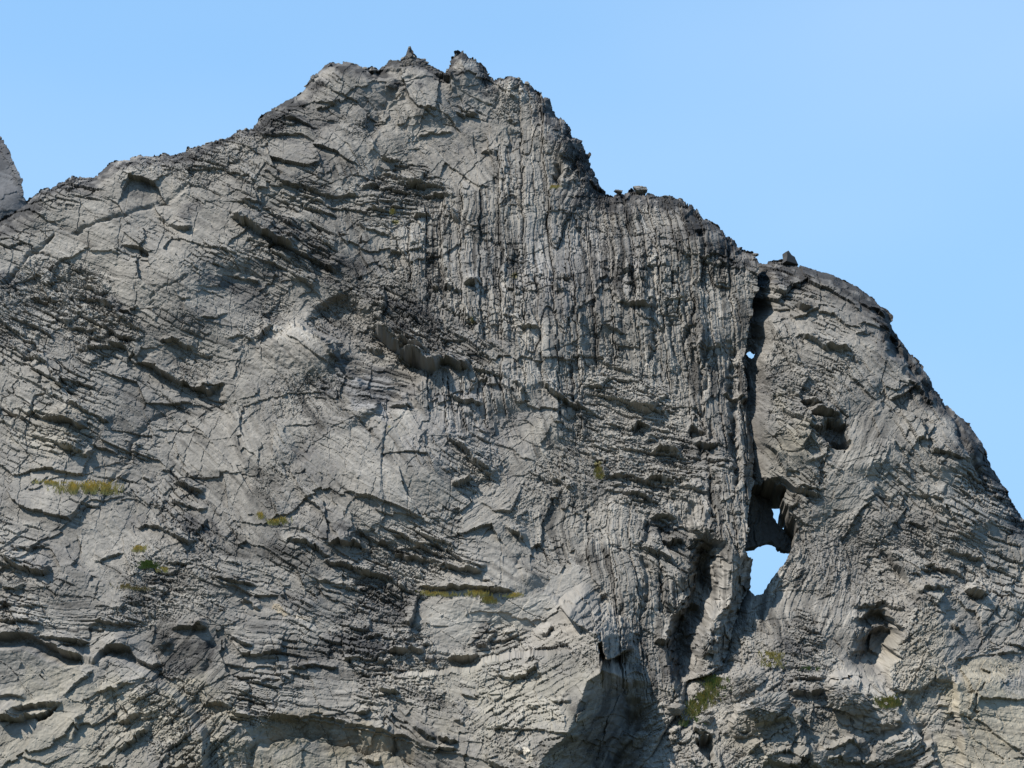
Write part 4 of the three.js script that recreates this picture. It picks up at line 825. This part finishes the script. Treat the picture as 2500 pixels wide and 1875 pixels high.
// ---------------------------------------------------------------- the mountain
const RES = 1.2;                                           // grid refinement
const skyline = [-75.24, 16.67,  -71.24, 19.95,  -63.53, 25.81,  -60.94, 28,  -58.92, 30.28,  -56.76, 31.67,  -55.73, 32.75,  -53.07, 32.44,  -52.45, 33.21,  -51.04, 34.69,  -49.35, 35.31,  -47.51, 36.33,  -45.16, 36.33,  -44.63, 36.88,  -43.81, 36.33,  -41.88, 37.04,  -41.59, 37.83,  -39.83, 37.83,  -38.13, 38.7,  -36.28, 39.26,  -35.47, 40.29,  -33.73, 40.85,  -33.17, 41.25,  -31.88, 43.27,  -29.63, 45.54,  -27.63, 47.18,  -26.67, 49.41,  -25.34, 50.65,  -23.97, 52.24,  -22.32, 52.08,  -21.1, 51.91,  -19.69, 51.32,  -18.82, 50.9,  -18.54, 51.41,  -17.99, 51.32,  -17.56, 51.07,  -16.29, 52.91,  -14.46, 53,  -14.12, 53.84,  -13.62, 55.37,  -13.21, 53.93,  -12.22, 53.25,  -11.31, 53.34,  -11.23, 52.49,  -10, 51.82,  -9.01, 50.65,  -8.55, 51.66,  -8.14, 53,  -7.49, 53.84,  -6.47, 54.77,  -5.54, 53.5,  -4.49, 52.33,  -2.78, 49.99,  -2.59, 49.49,  -0.85, 49.74,  -0.54, 50.07,  0.85, 49.99,  1.03, 49.49,  2.17, 48.91,  3.96, 46.93,  4.32, 46.11,  5.03, 45.87,  5.78, 43.03,  6.66, 42.06,  7.65, 41.01,  7.93, 39.82,  9.21, 39.1,  9.53, 37.04,  9.9, 35.16,  10.69, 33.91,  10.94, 32.05,  11.37, 30.51,  12.22, 29.67,  14.25, 29.75,  15.61, 30.67,  17.34, 30.28,  18.48, 29.75,  20.21, 29.52,  21.4, 29.14,  23.16, 27.16,  23.93, 25.36,  25.57, 23.94,  26.99, 22.75,  27.85, 20.97,  29.11, 20.09,  29.89, 19.87];
const pillarSide = [30.05, 18.85,  30.07, 16.67,  29.55, 13.87,  28.7, 10.05,  27.77, 5.88,  27.47, 3.62,  27.62, -0.03,  27.66, -2.04,  28.1, -5.34,  27.9, -10.89,  27.37, -14.94,  26.37, -19.28,  26.06, -22.57,  26.21, -23.53,  27.09, -24.13,  26.93, -25.92,  26.44, -27.99,  25.2, -29.93,  24.45, -32.25,  23.49, -35,  22.85, -37.48,  22.4, -41.93,  21.6, -56.24];
const faceFoot = [21.59, -56.5,  -63.29, -56.24,  -75.24, 16.67];
const faceLoop = [...rough(skyline, 0.4, 0.2, 11), ...rough(pillarSide, 0.35, 0.2, 12), ...rough(faceFoot, 0, 8, 13)];

const butTop = [24.44, 16.67,  29.08, 19.73,  29.91, 20.24,  30.62, 19.87,  30.96, 18.92,  32.08, 18.85,  33.37, 18.63,  35.26, 18.19,  36.9, 17.47,  39.65, 16.74,  40.68, 15.66,  42.3, 14.95,  43.31, 13.73,  44.83, 12.1,  45.79, 10.54,  46.11, 8.23,  46.68, 6.85,  47.73, 4.3,  48.84, 2.94,  49.89, 1.11,  49.99, -0.44,  50.95, -2.44,  52.3, -3.36,  53.35, -4.88,  54.53, -7.03,  55.09, -8.13,  55.27, -9.61,  55.37, -10.89,  56.7, -13.68,  57.74, -16.81,  61.02, -22.33,  65.55, -29.46];
const butFoot = [65.55, -29.46,  61.3, -56.24,  7.77, -56.24,  10.83, -48.42,  14.56, -38.61,  18.95, -29.46,  22.96, -11.15,  24.44, 16.67];
const butLoop = [...rough(butTop, 0.4, 0.2, 21), ...rough(butFoot, 0, 4, 22)];
const archHole = rough([25.26, -18.67,  27.23, -15.57,  28.04, -14.31,  28.93, -13.68,  29.87, -13.68,  30.78, -14.19,  30.67, -15.82,  31, -16.94,  31.23, -18.05,  31.99, -19.03,  32.09, -20.5,  31.88, -21.84,  31.15, -23.41,  31.08, -24.37,  29.85, -25.69,  28.65, -26.87,  27.98, -28.41,  26.89, -28.88,  25.33, -27.82,  24.87, -23.53,  25.47, -18.67], 0.35, 0.18, 31);
const eyeHole = rough([28.41, 4.71,  28.71, 5.12,  29.06, 5.4,  29.14, 4.92,  29.46, 4.78,  29.25, 4.16,  28.9, 3.82,  28.76, 4.16,  28.42, 4.03,  28.41, 4.71], 0.1, 0.12, 32);

const mountain = new THREE.Group(); mountain.name = 'mountain';
mountain.userData = { label: 'grey limestone mountain with a pointed summit and an arch hole through its right buttress', category: 'mountain', kind: 'structure' };
scene.add(mountain);
const PART_LABELS = { summit_tower: 'pale summit tower with rounded faces', ribbed_wall: 'wall of fine upright ribs', prow: 'smooth bulging block with a shaded right side', natural_bridge: 'rock bridge across the arch hole, with shade put into its colour', arch_rim: 'rock around the arch hole', foot_slab: 'pale slabs at the foot' };
function addParts(s) { for (const [p, m] of s.meshes) { m.name = PARTS[p]; if (PART_LABELS[m.name]) m.userData.label = PART_LABELS[m.name]; mountain.add(m); } return s; }

const CLEFT = [30.22, 18.85,  31.18, 13.87,  31.01, 11.46,  30.04, 9.35,  29.55, 3.62,  29.25, -0.9,  28.63, -5.34,  28.06, -10.89,  26.96, -27.82,  24.95, -30.63,  22.55, -37.48,  18.48, -39.72,  16.32, -44.12,  12.69, -50.54,  9.89, -65.71];
const cleftX = (y) => { for (let i = 0; i + 3 < CLEFT.length; i += 2) if (y <= CLEFT[i + 1] && y >= CLEFT[i + 3]) return lerp(CLEFT[i], CLEFT[i + 2], (y - CLEFT[i + 1]) / (CLEFT[i + 3] - CLEFT[i + 1])); return y > CLEFT[1] ? CLEFT[0] : CLEFT[CLEFT.length - 2]; };
const face = addParts(sheet({
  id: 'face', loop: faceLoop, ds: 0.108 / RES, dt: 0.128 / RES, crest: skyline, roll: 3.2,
  rings: [[0.7, 0.15], [2.5, 0.8], [6, 2.4], [14, 8]],
  macro: (x, y) => 2.2 * vn(x * 0.028, y * 0.028, 201) + 1.3 * vn(x * 0.075, y * 0.075, 202) + 0.55 * vn(x * 0.18, y * 0.18, 203) - 5.5 * sm(-0.2, 1.6, x - cleftX(y) + 0.4 * vn(x * 0.4, y * 0.4, 204)) * sm(-30, -39, y + 2 * vn(x * 0.3, y * 0.3, 205)),
}));
const buttress = addParts(sheet({
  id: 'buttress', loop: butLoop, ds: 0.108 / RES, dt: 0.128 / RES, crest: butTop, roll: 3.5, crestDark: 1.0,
  holes: [{ loop: archHole, dir: [0, 0, -1], rings: [[0.8, 0], [2.2, 0], [4, 0.05], [6, 0.15], [8, 0.25]] }, { loop: eyeHole, dir: INTO.toArray(), rings: [[0.8, -0.05], [1.8, -0.1]] }],
  rings: [[0.7, 0.15], [2.2, 0.9], [4.5, 2.2]],
  macro: (x, y) => { const e = x - cleftX(y) + 0.5 * vn(x * 0.3, y * 0.3, 215), r = Math.max(0, x - 33 - 0.12 * (60 - y)); const lo = sm(-24, -34, y); return -6.5 * (1 - sm(-1.6, 1.3, e)) + 1.0 * lo - 1.2 * (1 - sm(0.5, 6, e)) - 0.012 * r * r + 1.6 * vn(x * 0.035, y * 0.035, 211) + 1.1 * vn(x * 0.085, y * 0.085, 212) + 0.5 * vn(x * 0.2, y * 0.2, 213); },
}));
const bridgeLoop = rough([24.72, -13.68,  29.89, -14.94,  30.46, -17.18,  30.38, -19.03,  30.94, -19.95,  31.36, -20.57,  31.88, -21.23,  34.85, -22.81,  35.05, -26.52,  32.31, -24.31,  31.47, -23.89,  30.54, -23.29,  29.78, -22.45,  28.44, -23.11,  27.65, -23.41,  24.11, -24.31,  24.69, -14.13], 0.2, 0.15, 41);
addParts(sheet({ id: 'bridge', loop: bridgeLoop, ds: 0.15, dt: 0.18, part: 16, base: [0.07, 0.072, 0.07], rings: [[0.6, 0.1], [1.6, 0.35], [3, 0.9]], macro: (x, y) => -8.5 + 0.5 * vn(x * 0.3, y * 0.3, 221) }));  // base darkened: the tunnel's shade is put into the bridge colour
{ // the next peak along the ridge, far behind on the left
  const peakLoop = rough([-80.73, -11.15,  -88.88, 32.36,  -80.69, 42.62,  -73.17, 44.08,  -68.05, 41.66,  -66.27, 39.9,  -65.43, 38.94,  -64.67, 37.67,  -63.71, 35.78,  -62.8, 33.76,  -62.01, 31.74,  -61.5, 30.05,  -61.03, 28.23,  -60.91, 26.86,  -60.39, 25.51,  -56.77, 13.09,  -53.75, -11.15,  -80.73, -11.15], 0.3, 0.25, 51);
  const s = sheet({ id: 'peak', scale: 2.3, origin: new THREE.Vector3(0, 244.88, -546.30), loop: peakLoop, ds: 0.16, dt: 0.18, part: 17, base: [0.085, 0.087, 0.092], rings: [[1.5, 0.2], [5, 1], [14, 3], [40, 9]], macro: (x, y) => { const e = Math.max(0, x + 62.5); return -0.55 * e * e + 3 * vn(x * 0.08, y * 0.08, 231) + 1.5 * vn(x * 0.25, y * 0.25, 232); } });
  const peak = new THREE.Group(); peak.name = 'distant_peak'; peak.userData = { label: 'rounded grey peak far off, cut by the left edge of the picture', category: 'mountain', kind: 'structure' };
  for (const m of s.meshes.values()) { m.name = 'rock_face'; peak.add(m); }
  scene.add(peak);
}
{ // scree slope that climbs from the viewer to the foot of the wall
  const g = new THREE.PlaneGeometry(6000, 6000, 200, 200); g.rotateX(-Math.PI / 2);
  const p = g.attributes.position, c = new Float32Array(p.count * 3);
  for (let i = 0; i < p.count; i++) {
    const x = p.getX(i), z = p.getZ(i), u = Math.min(1, Math.max(0, -z / 235));
    p.setY(i, 47 * Math.pow(u, 1.35) + 0.6 * vn(x * 0.02, z * 0.02, 301) * Math.min(1, Math.hypot(x, z) / 60) - 0.2);
    const k = 0.5 + 0.5 * vn(x * 0.03, z * 0.03, 302); c[i * 3] = lerp(0.09, 0.045, k); c[i * 3 + 1] = lerp(0.09, 0.06, k); c[i * 3 + 2] = lerp(0.07, 0.025, k);
  }
  g.setAttribute('color', new THREE.BufferAttribute(c, 3)); g.computeVertexNormals();
  const m = new THREE.Mesh(g, new THREE.MeshStandardMaterial({ vertexColors: true, roughness: 1 }));
  m.name = 'ground'; m.receiveShadow = true; m.userData = { label: 'scree and grass slope below the cliff', category: 'ground', kind: 'structure' };
  scene.add(m);
}

// ---------------------------------------------------------------- loose rock
function rockGeometry(seed, rx, ry, rz, detail, tone, planes = 14, sharp = 0.86, opt = {}) {   // a block bounded by random broken faces, edges slightly worn
  const R = rng(seed), pl = [];
  for (let k = 0; k < planes; k++) { const v = new THREE.Vector3(R() * 2 - 1, R() * 2 - 1, R() * 2 - 1).normalize(); pl.push([v, sharp * (0.62 + 0.38 * R())]); }
  for (const a of [[1, 0, 0], [-1, 0, 0], [0, 1, 0], [0, -1, 0], [0, 0, 1], [0, 0, -1]]) pl.push([new THREE.Vector3(a[0] + 0.4 * (R() - 0.5), a[1] + 0.4 * (R() - 0.5), a[2] + 0.4 * (R() - 0.5)).normalize(), 0.8 + 0.15 * R()]);
  const g0 = new THREE.IcosahedronGeometry(1, detail), p0 = g0.attributes.position, key = new Map(), P = [], idx = [];
  for (let i = 0; i < p0.count; i++) { const k = [p0.getX(i), p0.getY(i), p0.getZ(i)].map((e) => Math.round(e * 1e4)).join(); if (!key.has(k)) { key.set(k, P.length); P.push(new THREE.Vector3().fromBufferAttribute(p0, i)); } idx.push(key.get(k)); }
  const pos = new Float32Array(P.length * 3), col = new Float32Array(P.length * 3);
  P.forEach((d, i) => {
    let r = 9, id = 0; pl.forEach(([n, w], k) => { const c = n.dot(d); if (c > 0.05 && w / c < r) { r = w / c; id = k; } });
    const big = Math.min(1, Math.max(rx, ry) / 1.2), bd = bricks((d.x + d.z * 0.5) * rx * 1.1 + seed, (d.y - d.x * 0.35) * ry * 2.1, 406, 0.8);
    r += 0.04 * vn(d.x * 4 + seed, d.y * 4 + d.z * 3, 401) + 0.09 * facet(d.x * 3 + d.z * 2 + seed, d.y * 3 - d.z * 2, 402, 1.6) + big * (0.09 * bd - (bkF < 0.1 ? 0.05 : 0)) + 0.05 * big * facet(d.x * 9 + d.z * 4, d.y * 9 - d.z * 3 + seed, 407, 1.6);
    r *= 1 - (opt.taper ?? 0) * 0.5 * (d.y * r * 1.0 + 1);
    pos[i * 3] = d.x * r * rx; pos[i * 3 + 1] = d.y * r * ry; pos[i * 3 + 2] = d.z * r * rz;
    const v = tone * (0.86 + 0.16 * h2(id, seed, 403) + 0.22 * vn(d.x * 5, d.y * 5 + d.z * 4 + seed, 404) + 0.16 * (h2(i, seed, 405) - 0.5));
    col[i * 3] = 0.17 * v; col[i * 3 + 1] = 0.159 * v; col[i * 3 + 2] = 0.141 * v;
  });
  const g = new THREE.BufferGeometry(); g.setAttribute('position', new THREE.BufferAttribute(pos, 3)); g.setAttribute('color', new THREE.BufferAttribute(col, 3)); g.setIndex(idx); g.computeVertexNormals();
  return g;
}
const wall = (c) => { const f = face.at(c), b = buttress.at(c); return f.p.lengthSq() > 1 && (b.p.lengthSq() < 1 || f.p.z > b.p.z) ? f : b; };
const names = new Map();
const numbered = (n) => { const k = names.get(n) || 0; names.set(n, k + 1); return k ? `${n}_${String(k).padStart(3, '0')}` : n; };
function boulder(c, w, h, d, turn, seed, label, o = {}) {   // c on the wall, full width, height, depth in metres
  const s = wall(c), m = new THREE.Mesh(rockGeometry(seed, 0.46 * w, 0.46 * h, 0.46 * d, o.detail ?? 20, o.tone ?? 1.05, o.planes, o.sharp), rockMat);
  m.name = numbered(o.name ?? 'boulder'); m.userData = { label, category: o.category ?? 'boulder' }; if (o.group) m.userData.group = o.group;
  m.position.copy(s.p).add(new THREE.Vector3(0, o.lift ?? 0, o.out ?? d * 0.02)); m.rotation.set(o.tip ?? 0, o.spin ?? 0.3, turn); m.castShadow = m.receiveShadow = true;
  scene.add(m); return m;
}
boulder([16.54, 30.59], 2.1, 1.5, 1.6, -0.12, 11, 'pale rounded boulder perched on the ridge shoulder right of the notch', { lift: 0.3, out: 0.35, tone: 1.05, sharp: 0.95 });
boulder([13.38, 29.75], 1.5, 0.6, 1.0, 0.02, 12, 'low flat dark stone lying in the notch left of the perched boulder', { lift: 0.3, out: 0.4, tone: 0.7 });
boulder([19.33, 29.44], 0.9, 0.5, 0.7, 0.1, 13, 'small dark stone on the crest right of the perched boulder', { lift: 0.1, out: 0, tone: 0.75 });
boulder([30.27, 19.73], 1.0, 0.7, 0.8, 0.3, 14, 'small blocky stone at the head of the dark cleft', { lift: 0.15, out: 0, tone: 0.75 });
boulder([24.91, -39.5], 4.2, 3.4, 3.2, 0.5, 21, 'grey leaning boulder above the grassy gully below the arch', { tone: 1.0 });
boulder([22.32, -38.05], 3.0, 2.0, 2.4, 0.5, 31, 'dark angular block wedged at the foot of the pillar above the green grass', { tone: 0.8 });
boulder([24, -36.58], 1.8, 1.5, 1.6, 0.2, 32, 'small block in the shaded gully just above the grey leaning boulder', { tone: 0.85 });
boulder([26.3, -42.37], 6.8, 3.6, 4.5, 0.35, 22, 'large pale cracked boulder right of the grassy gully', { tone: 1.08, detail: 24, planes: 22 });
boulder([28.16, -41.05], 2.6, 2.2, 2.2, -0.2, 23, 'squarish pale block tucked behind the large cracked boulder', { tone: 1.08 });
boulder([35.73, -41.27], 7.0, 3.6, 4.0, -0.15, 24, 'broad pale boulder with a sloping flat top below the shaded recess', { tone: 1.06, detail: 24, planes: 20 });
boulder([49.08, -27.35], 1.7, 1.5, 1.5, 0.2, 25, 'bright squarish block on the ledge at the right', { tone: 1.2, planes: 8 });
boulder([51.44, -27.23], 3.6, 2.0, 2.4, 0.35, 26, 'wedge of layered rock next to the bright block on the right ledge', { tone: 1.02 });
boulder([32.09, -48.42], 3.4, 2.6, 2.6, 0.1, 27, 'half buried boulder at the bottom edge over a dark gap', { tone: 1.0 });
boulder([20.47, -44.12], 2.6, 1.6, 2.0, 0.6, 28, 'small tilted boulder below the green grass at the foot of the pillar', { tone: 1.02 });
{ // tall rock standing on the buttress crest, leaning like a shark's fin
  const s = new THREE.Shape([[-0.75, -0.5], [0.95, -0.6], [0.62, 0.02], [0.5, 0.3], [0.05, 0.46], [-0.35, 0.92], [-0.62, 0.72], [-0.6, 0.2]].map(([x, y]) => new THREE.Vector2(x, y)));
  const g = new THREE.ExtrudeGeometry(s, { depth: 0.6, bevelEnabled: true, bevelSize: 0.1, bevelThickness: 0.18, bevelSegments: 2 }); g.translate(0, 0, -0.3);
  const n = g.attributes.position.count, c = new Float32Array(n * 3); for (let i = 0; i < n; i++) { const v = 0.22 + 0.08 * h2(i, 1, 411); c[i * 3] = 0.16 * v; c[i * 3 + 1] = 0.165 * v; c[i * 3 + 2] = 0.175 * v; } g.setAttribute('color', new THREE.BufferAttribute(c, 3));
  const m = new THREE.Mesh(g, rockMat); m.name = 'standing_rock'; m.userData = { label: 'dark pointed rock standing alone on the buttress crest against the sky', category: 'rock' };
  m.position.copy(buttress.at([34.44, 18.63]).p).add(new THREE.Vector3(0, 0.55, 0.1)); m.rotation.y = 0.5; m.castShadow = m.receiveShadow = true; scene.add(m);
}
{ // splinters of the dark summit crest, and stones caught on ledges: pieces of the mountain
  const shards = [1, 2, 3, 4].map((k) => rockGeometry(60 + k, 0.6, 0.9, 0.6, 6, 0.42, 12, 0.9, { taper: 0.7 }));
  const R = rng(77);
  for (let k = 0; k < 46; k++) {
    const u = R(), c = [lerp([-16.46, 52.83][0], [-9.15, 51.66][0], u), lerp([-16.46, 52.83][1], [-9.15, 51.66][1], u) + 0.3 - 1.4 * R()], s = face.at(c); if (s.p.lengthSq() < 1) continue;
    const m = new THREE.Mesh(shards[k % 4], rockMat), big = 0.25 + 0.45 * R() + 0.6 * Math.exp(-Math.pow((u - 0.4) / 0.1, 2)); m.name = numbered('shard'); m.position.copy(s.p); m.scale.set(big * (0.8 + 0.5 * R()), big * (0.7 + 0.5 * R()), big); m.rotation.set(0.3 * (R() - 0.5), 6 * R(), 1.3 * (R() - 0.5)); m.castShadow = m.receiveShadow = true; mountain.add(m);
  }
  const spike = new THREE.Mesh(rockGeometry(71, 0.8, 1.25, 0.7, 12, 0.4, 10, 0.95, { taper: 0.95 }), rockMat); spike.name = 'pinnacle'; spike.userData.label = 'dark spike on the left summit crest'; spike.position.copy(face.at([-13.5, 53.17]).p).y += 0.5; spike.rotation.z = 0.08; mountain.add(spike);
  const stones = [1, 2, 3, 4, 5, 6].map((k) => rockGeometry(80 + k, 0.5, 0.42, 0.5, 5, 0.9 + 0.05 * k, 8));
  const drop = (c, size) => { const s = wall(c); if (s.p.lengthSq() < 1) return; const m = new THREE.Mesh(stones[Math.floor(R() * 6)], rockMat); m.name = numbered('stone'); m.position.copy(s.p).addScaledVector(s.n, size * 0.1); m.scale.set(size * (0.8 + 0.6 * R()), size * (0.7 + 0.4 * R()), size); m.rotation.set(R() - 0.5, 6 * R(), R() - 0.5); m.castShadow = m.receiveShadow = true; mountain.add(m); };
  for (let k = 0; k < 90; k++) { const a = [15.18, -48.42], b = [44.78, -38.61], u = R(), v = R(); drop([lerp(a[0], b[0], u), lerp(a[1], b[1], v)], 0.4 + 1.6 * R() * R() * R()); }
  for (let k = 0; k < 40; k++) { const u = k / 40, i = 2 * Math.floor((10 + 50 * u)); drop([lerp(skyline[i], skyline[i + 2], R()), lerp(skyline[i + 1], skyline[i + 3], R()) - 0.2], 0.3 + 0.6 * R() * R()); }
  for (let k = 0; k < 26; k++) { const i = 2 * (7 + Math.floor(R() * 20)); drop([lerp(butTop[i], butTop[i + 2], R()), butTop[i + 1] - 0.3], 0.3 + 0.5 * R() * R()); }
}
// ---------------------------------------------------------------- grass and herbs on the ledges
const bladeMat = new THREE.MeshStandardMaterial({ color: 0xffffff, vertexColors: true, roughness: 0.9, side: THREE.DoubleSide });
const GOLD = [0.52, 0.43, 0.14], OLIVE = [0.3, 0.26, 0.08], GREEN = [0.12, 0.17, 0.04], BROWN = [0.27, 0.21, 0.08];
function tuft(c, w, h, hue, seed, label, o = {}) {        // blades rooted along a strip of ledge w metres wide
  const R = rng(seed), P = [], C = [], idx = [], n = Math.round(1.5 * (o.n ?? 70) * w * Math.max(0.6, h)), mid = wall(c);
  for (let k = 0; k < n; k++) {
    const bx = (R() + R() + R() - 1.5) * 0.6 * w, by = (R() - 0.6) * h * 0.8 + (o.slope ?? 0) * bx, s = wall([c[0] + bx, c[1] + by]); if (s.p.lengthSq() < 1 || Math.abs(s.p.z - mid.p.z) > 3) continue;
    const clump = h2(Math.floor((c[0] + bx) / 0.35 + 0.4 * vn(bx * 3, by * 3, seed)), Math.floor(by / 0.4), seed); if (clump < 0.3 * Math.min(1, w / 2)) continue; const L = (o.len ?? 0.62) * (0.5 + 0.6 * R()) * (0.6 + 0.7 * clump), a = (R() - 0.5) * 2.2, out = 0.25 + 0.5 * R(), wd = 0.025 + 0.03 * R(), b = P.length / 3;
    const dx = Math.sin(a) * 0.7, dz = out, x0 = s.p.x, y0 = s.p.y - 0.05, z0 = s.p.z + 0.14;
    const v = (0.65 + 0.6 * R()) * (0.8 + 0.4 * clump), g = hue, e = o.mix && R() < o.mix[1] ? o.mix[0] : g;
    for (let q2 = 0; q2 <= 3; q2++) {
      const u = q2 / 3, bend = u * u * (0.5 + 0.6 * out), px = x0 + dx * L * u * 0.8, py = y0 + L * (u - 0.55 * bend * u), pz = z0 + dz * L * u, ww = wd * (1 - 0.8 * u);
      P.push(px - ww, py, pz, px + ww, py, pz); for (let r = 0; r < 2; r++) C.push(e[0] * v * (0.7 + 0.5 * u), e[1] * v * (0.75 + 0.4 * u), e[2] * v);
      if (q2) { const m = b + q2 * 2; idx.push(m - 2, m - 1, m, m - 1, m + 1, m); }
    }
  }
  const g = new THREE.BufferGeometry(); g.setAttribute('position', new THREE.Float32BufferAttribute(P, 3)); g.setAttribute('color', new THREE.Float32BufferAttribute(C, 3)); g.setIndex(idx); g.computeVertexNormals();
  const m = new THREE.Mesh(g, bladeMat); m.name = numbered(o.name ?? 'grass_tuft'); m.userData = { label, category: o.category ?? 'grass tuft' }; m.castShadow = m.receiveShadow = true; scene.add(m);
}
tuft([-47.94, -14.82], 5.2, 1.3, GOLD, 501, 'largest golden grass tuft, on the ledge at the far left', { len: 1.15, mix: [OLIVE, 0.15], n: 130 });
tuft([-51.73, -13.87], 3.2, 0.4, GOLD, 502, 'thin fringe of golden grass left of the largest tuft', { len: 0.45, n: 150 });
tuft([-26.06, -19.16], 1.9, 0.8, GOLD, 503, 'round olive gold tuft on the slab left of the long straight crack', { len: 0.6, mix: [OLIVE, 0.5], n: 150 });
tuft([-28.09, -18.42], 0.8, 0.9, GOLD, 504, 'small yellow tuft just left of the round olive gold tuft', { len: 0.45, n: 160 });
tuft([-41.2, -22.57], 1.2, 0.8, GOLD, 505, 'ragged golden tuft above the bright green herb', { len: 0.55, n: 150 });
tuft([-39.89, -24.49], 1.6, 1.1, GREEN, 506, 'bright green leafy herb on the left ledge', { len: 0.4, n: 260, name: 'green_herb', category: 'herb' });
tuft([-38.29, -25.09], 1.1, 0.6, GOLD, 507, 'small golden tuft right of the bright green herb', { len: 0.45, n: 150 });
tuft([-41.44, -27.46], 3.2, 0.6, BROWN, 508, 'brownish strip of dry grass below the green herb', { len: 0.4, n: 120, slope: -0.15 });
tuft([-8.33, -28.35], 3.4, 0.5, GOLD, 509, 'long yellow grass fringe at the left end of the middle ledge', { len: 0.5, n: 130 });
tuft([-3.76, -28.41], 2.2, 0.6, GOLD, 510, 'yellow green tuft in the middle of the central ledge', { len: 0.6, n: 150, mix: [OLIVE, 0.4] });
tuft([-2.54, -29.11], 1.4, 0.9, OLIVE, 511, 'olive tuft hanging below the middle of the central ledge', { len: 0.55, n: 150 });
tuft([0, -28.58], 1.7, 0.5, GOLD, 512, 'pale tuft at the right end of the central ledge', { len: 0.45, n: 150 });
tuft([21.5, -39.5], 2.4, 1.6, GREEN, 513, 'green grass patch at the top of the gully beside the pillar foot', { len: 0.5, n: 150, mix: [OLIVE, 0.35] });
tuft([20.05, -41.82], 3.2, 2.6, OLIVE, 514, 'large olive brown grass slope in the gully beside the pillar foot', { len: 0.6, n: 110, mix: [GREEN, 0.25], slope: 0.7 });
tuft([19.06, -44.12], 2.2, 0.8, GREEN, 515, 'low green patch at the bottom of the grassy gully', { len: 0.35, n: 170 });
tuft([27.78, -36.58], 2.0, 2.4, OLIVE, 516, 'olive gold tufts climbing the wall above the grey leaning boulder', { len: 0.5, n: 75, mix: [GOLD, 0.4] });
tuft([31.87, -37.71], 1.4, 0.5, GREEN, 517, 'small green cushion left of the shaded recess', { len: 0.3, n: 200 });
tuft([39.66, -41.27], 2.6, 1.5, OLIVE, 518, 'olive cushion of grass under the shaded recess', { len: 0.5, n: 150, mix: [GREEN, 0.3] });
tuft([5.34, 30.36], 1.0, 0.5, GOLD, 519, 'tiny yellow tuft high on the summit wall by the dark corner', { len: 0.4, n: 170 });
tuft([-14.84, 26.56], 0.6, 0.9, OLIVE, 520, 'tiny olive tuft in a crack below the broken summit band', { len: 0.4, n: 170 });
tuft([9.91, -12.55], 0.8, 1.9, OLIVE, 521, 'mossy olive growth in the dark notch of the ribbed wall', { len: 0.35, n: 150 });
tuft([47.57, -37.6], 0.7, 0.9, GREEN, 522, 'tiny green herb at the corner of the pale block on the right', { len: 0.3, n: 200, name: 'green_herb', category: 'herb' });

renderer.render(scene, camera);
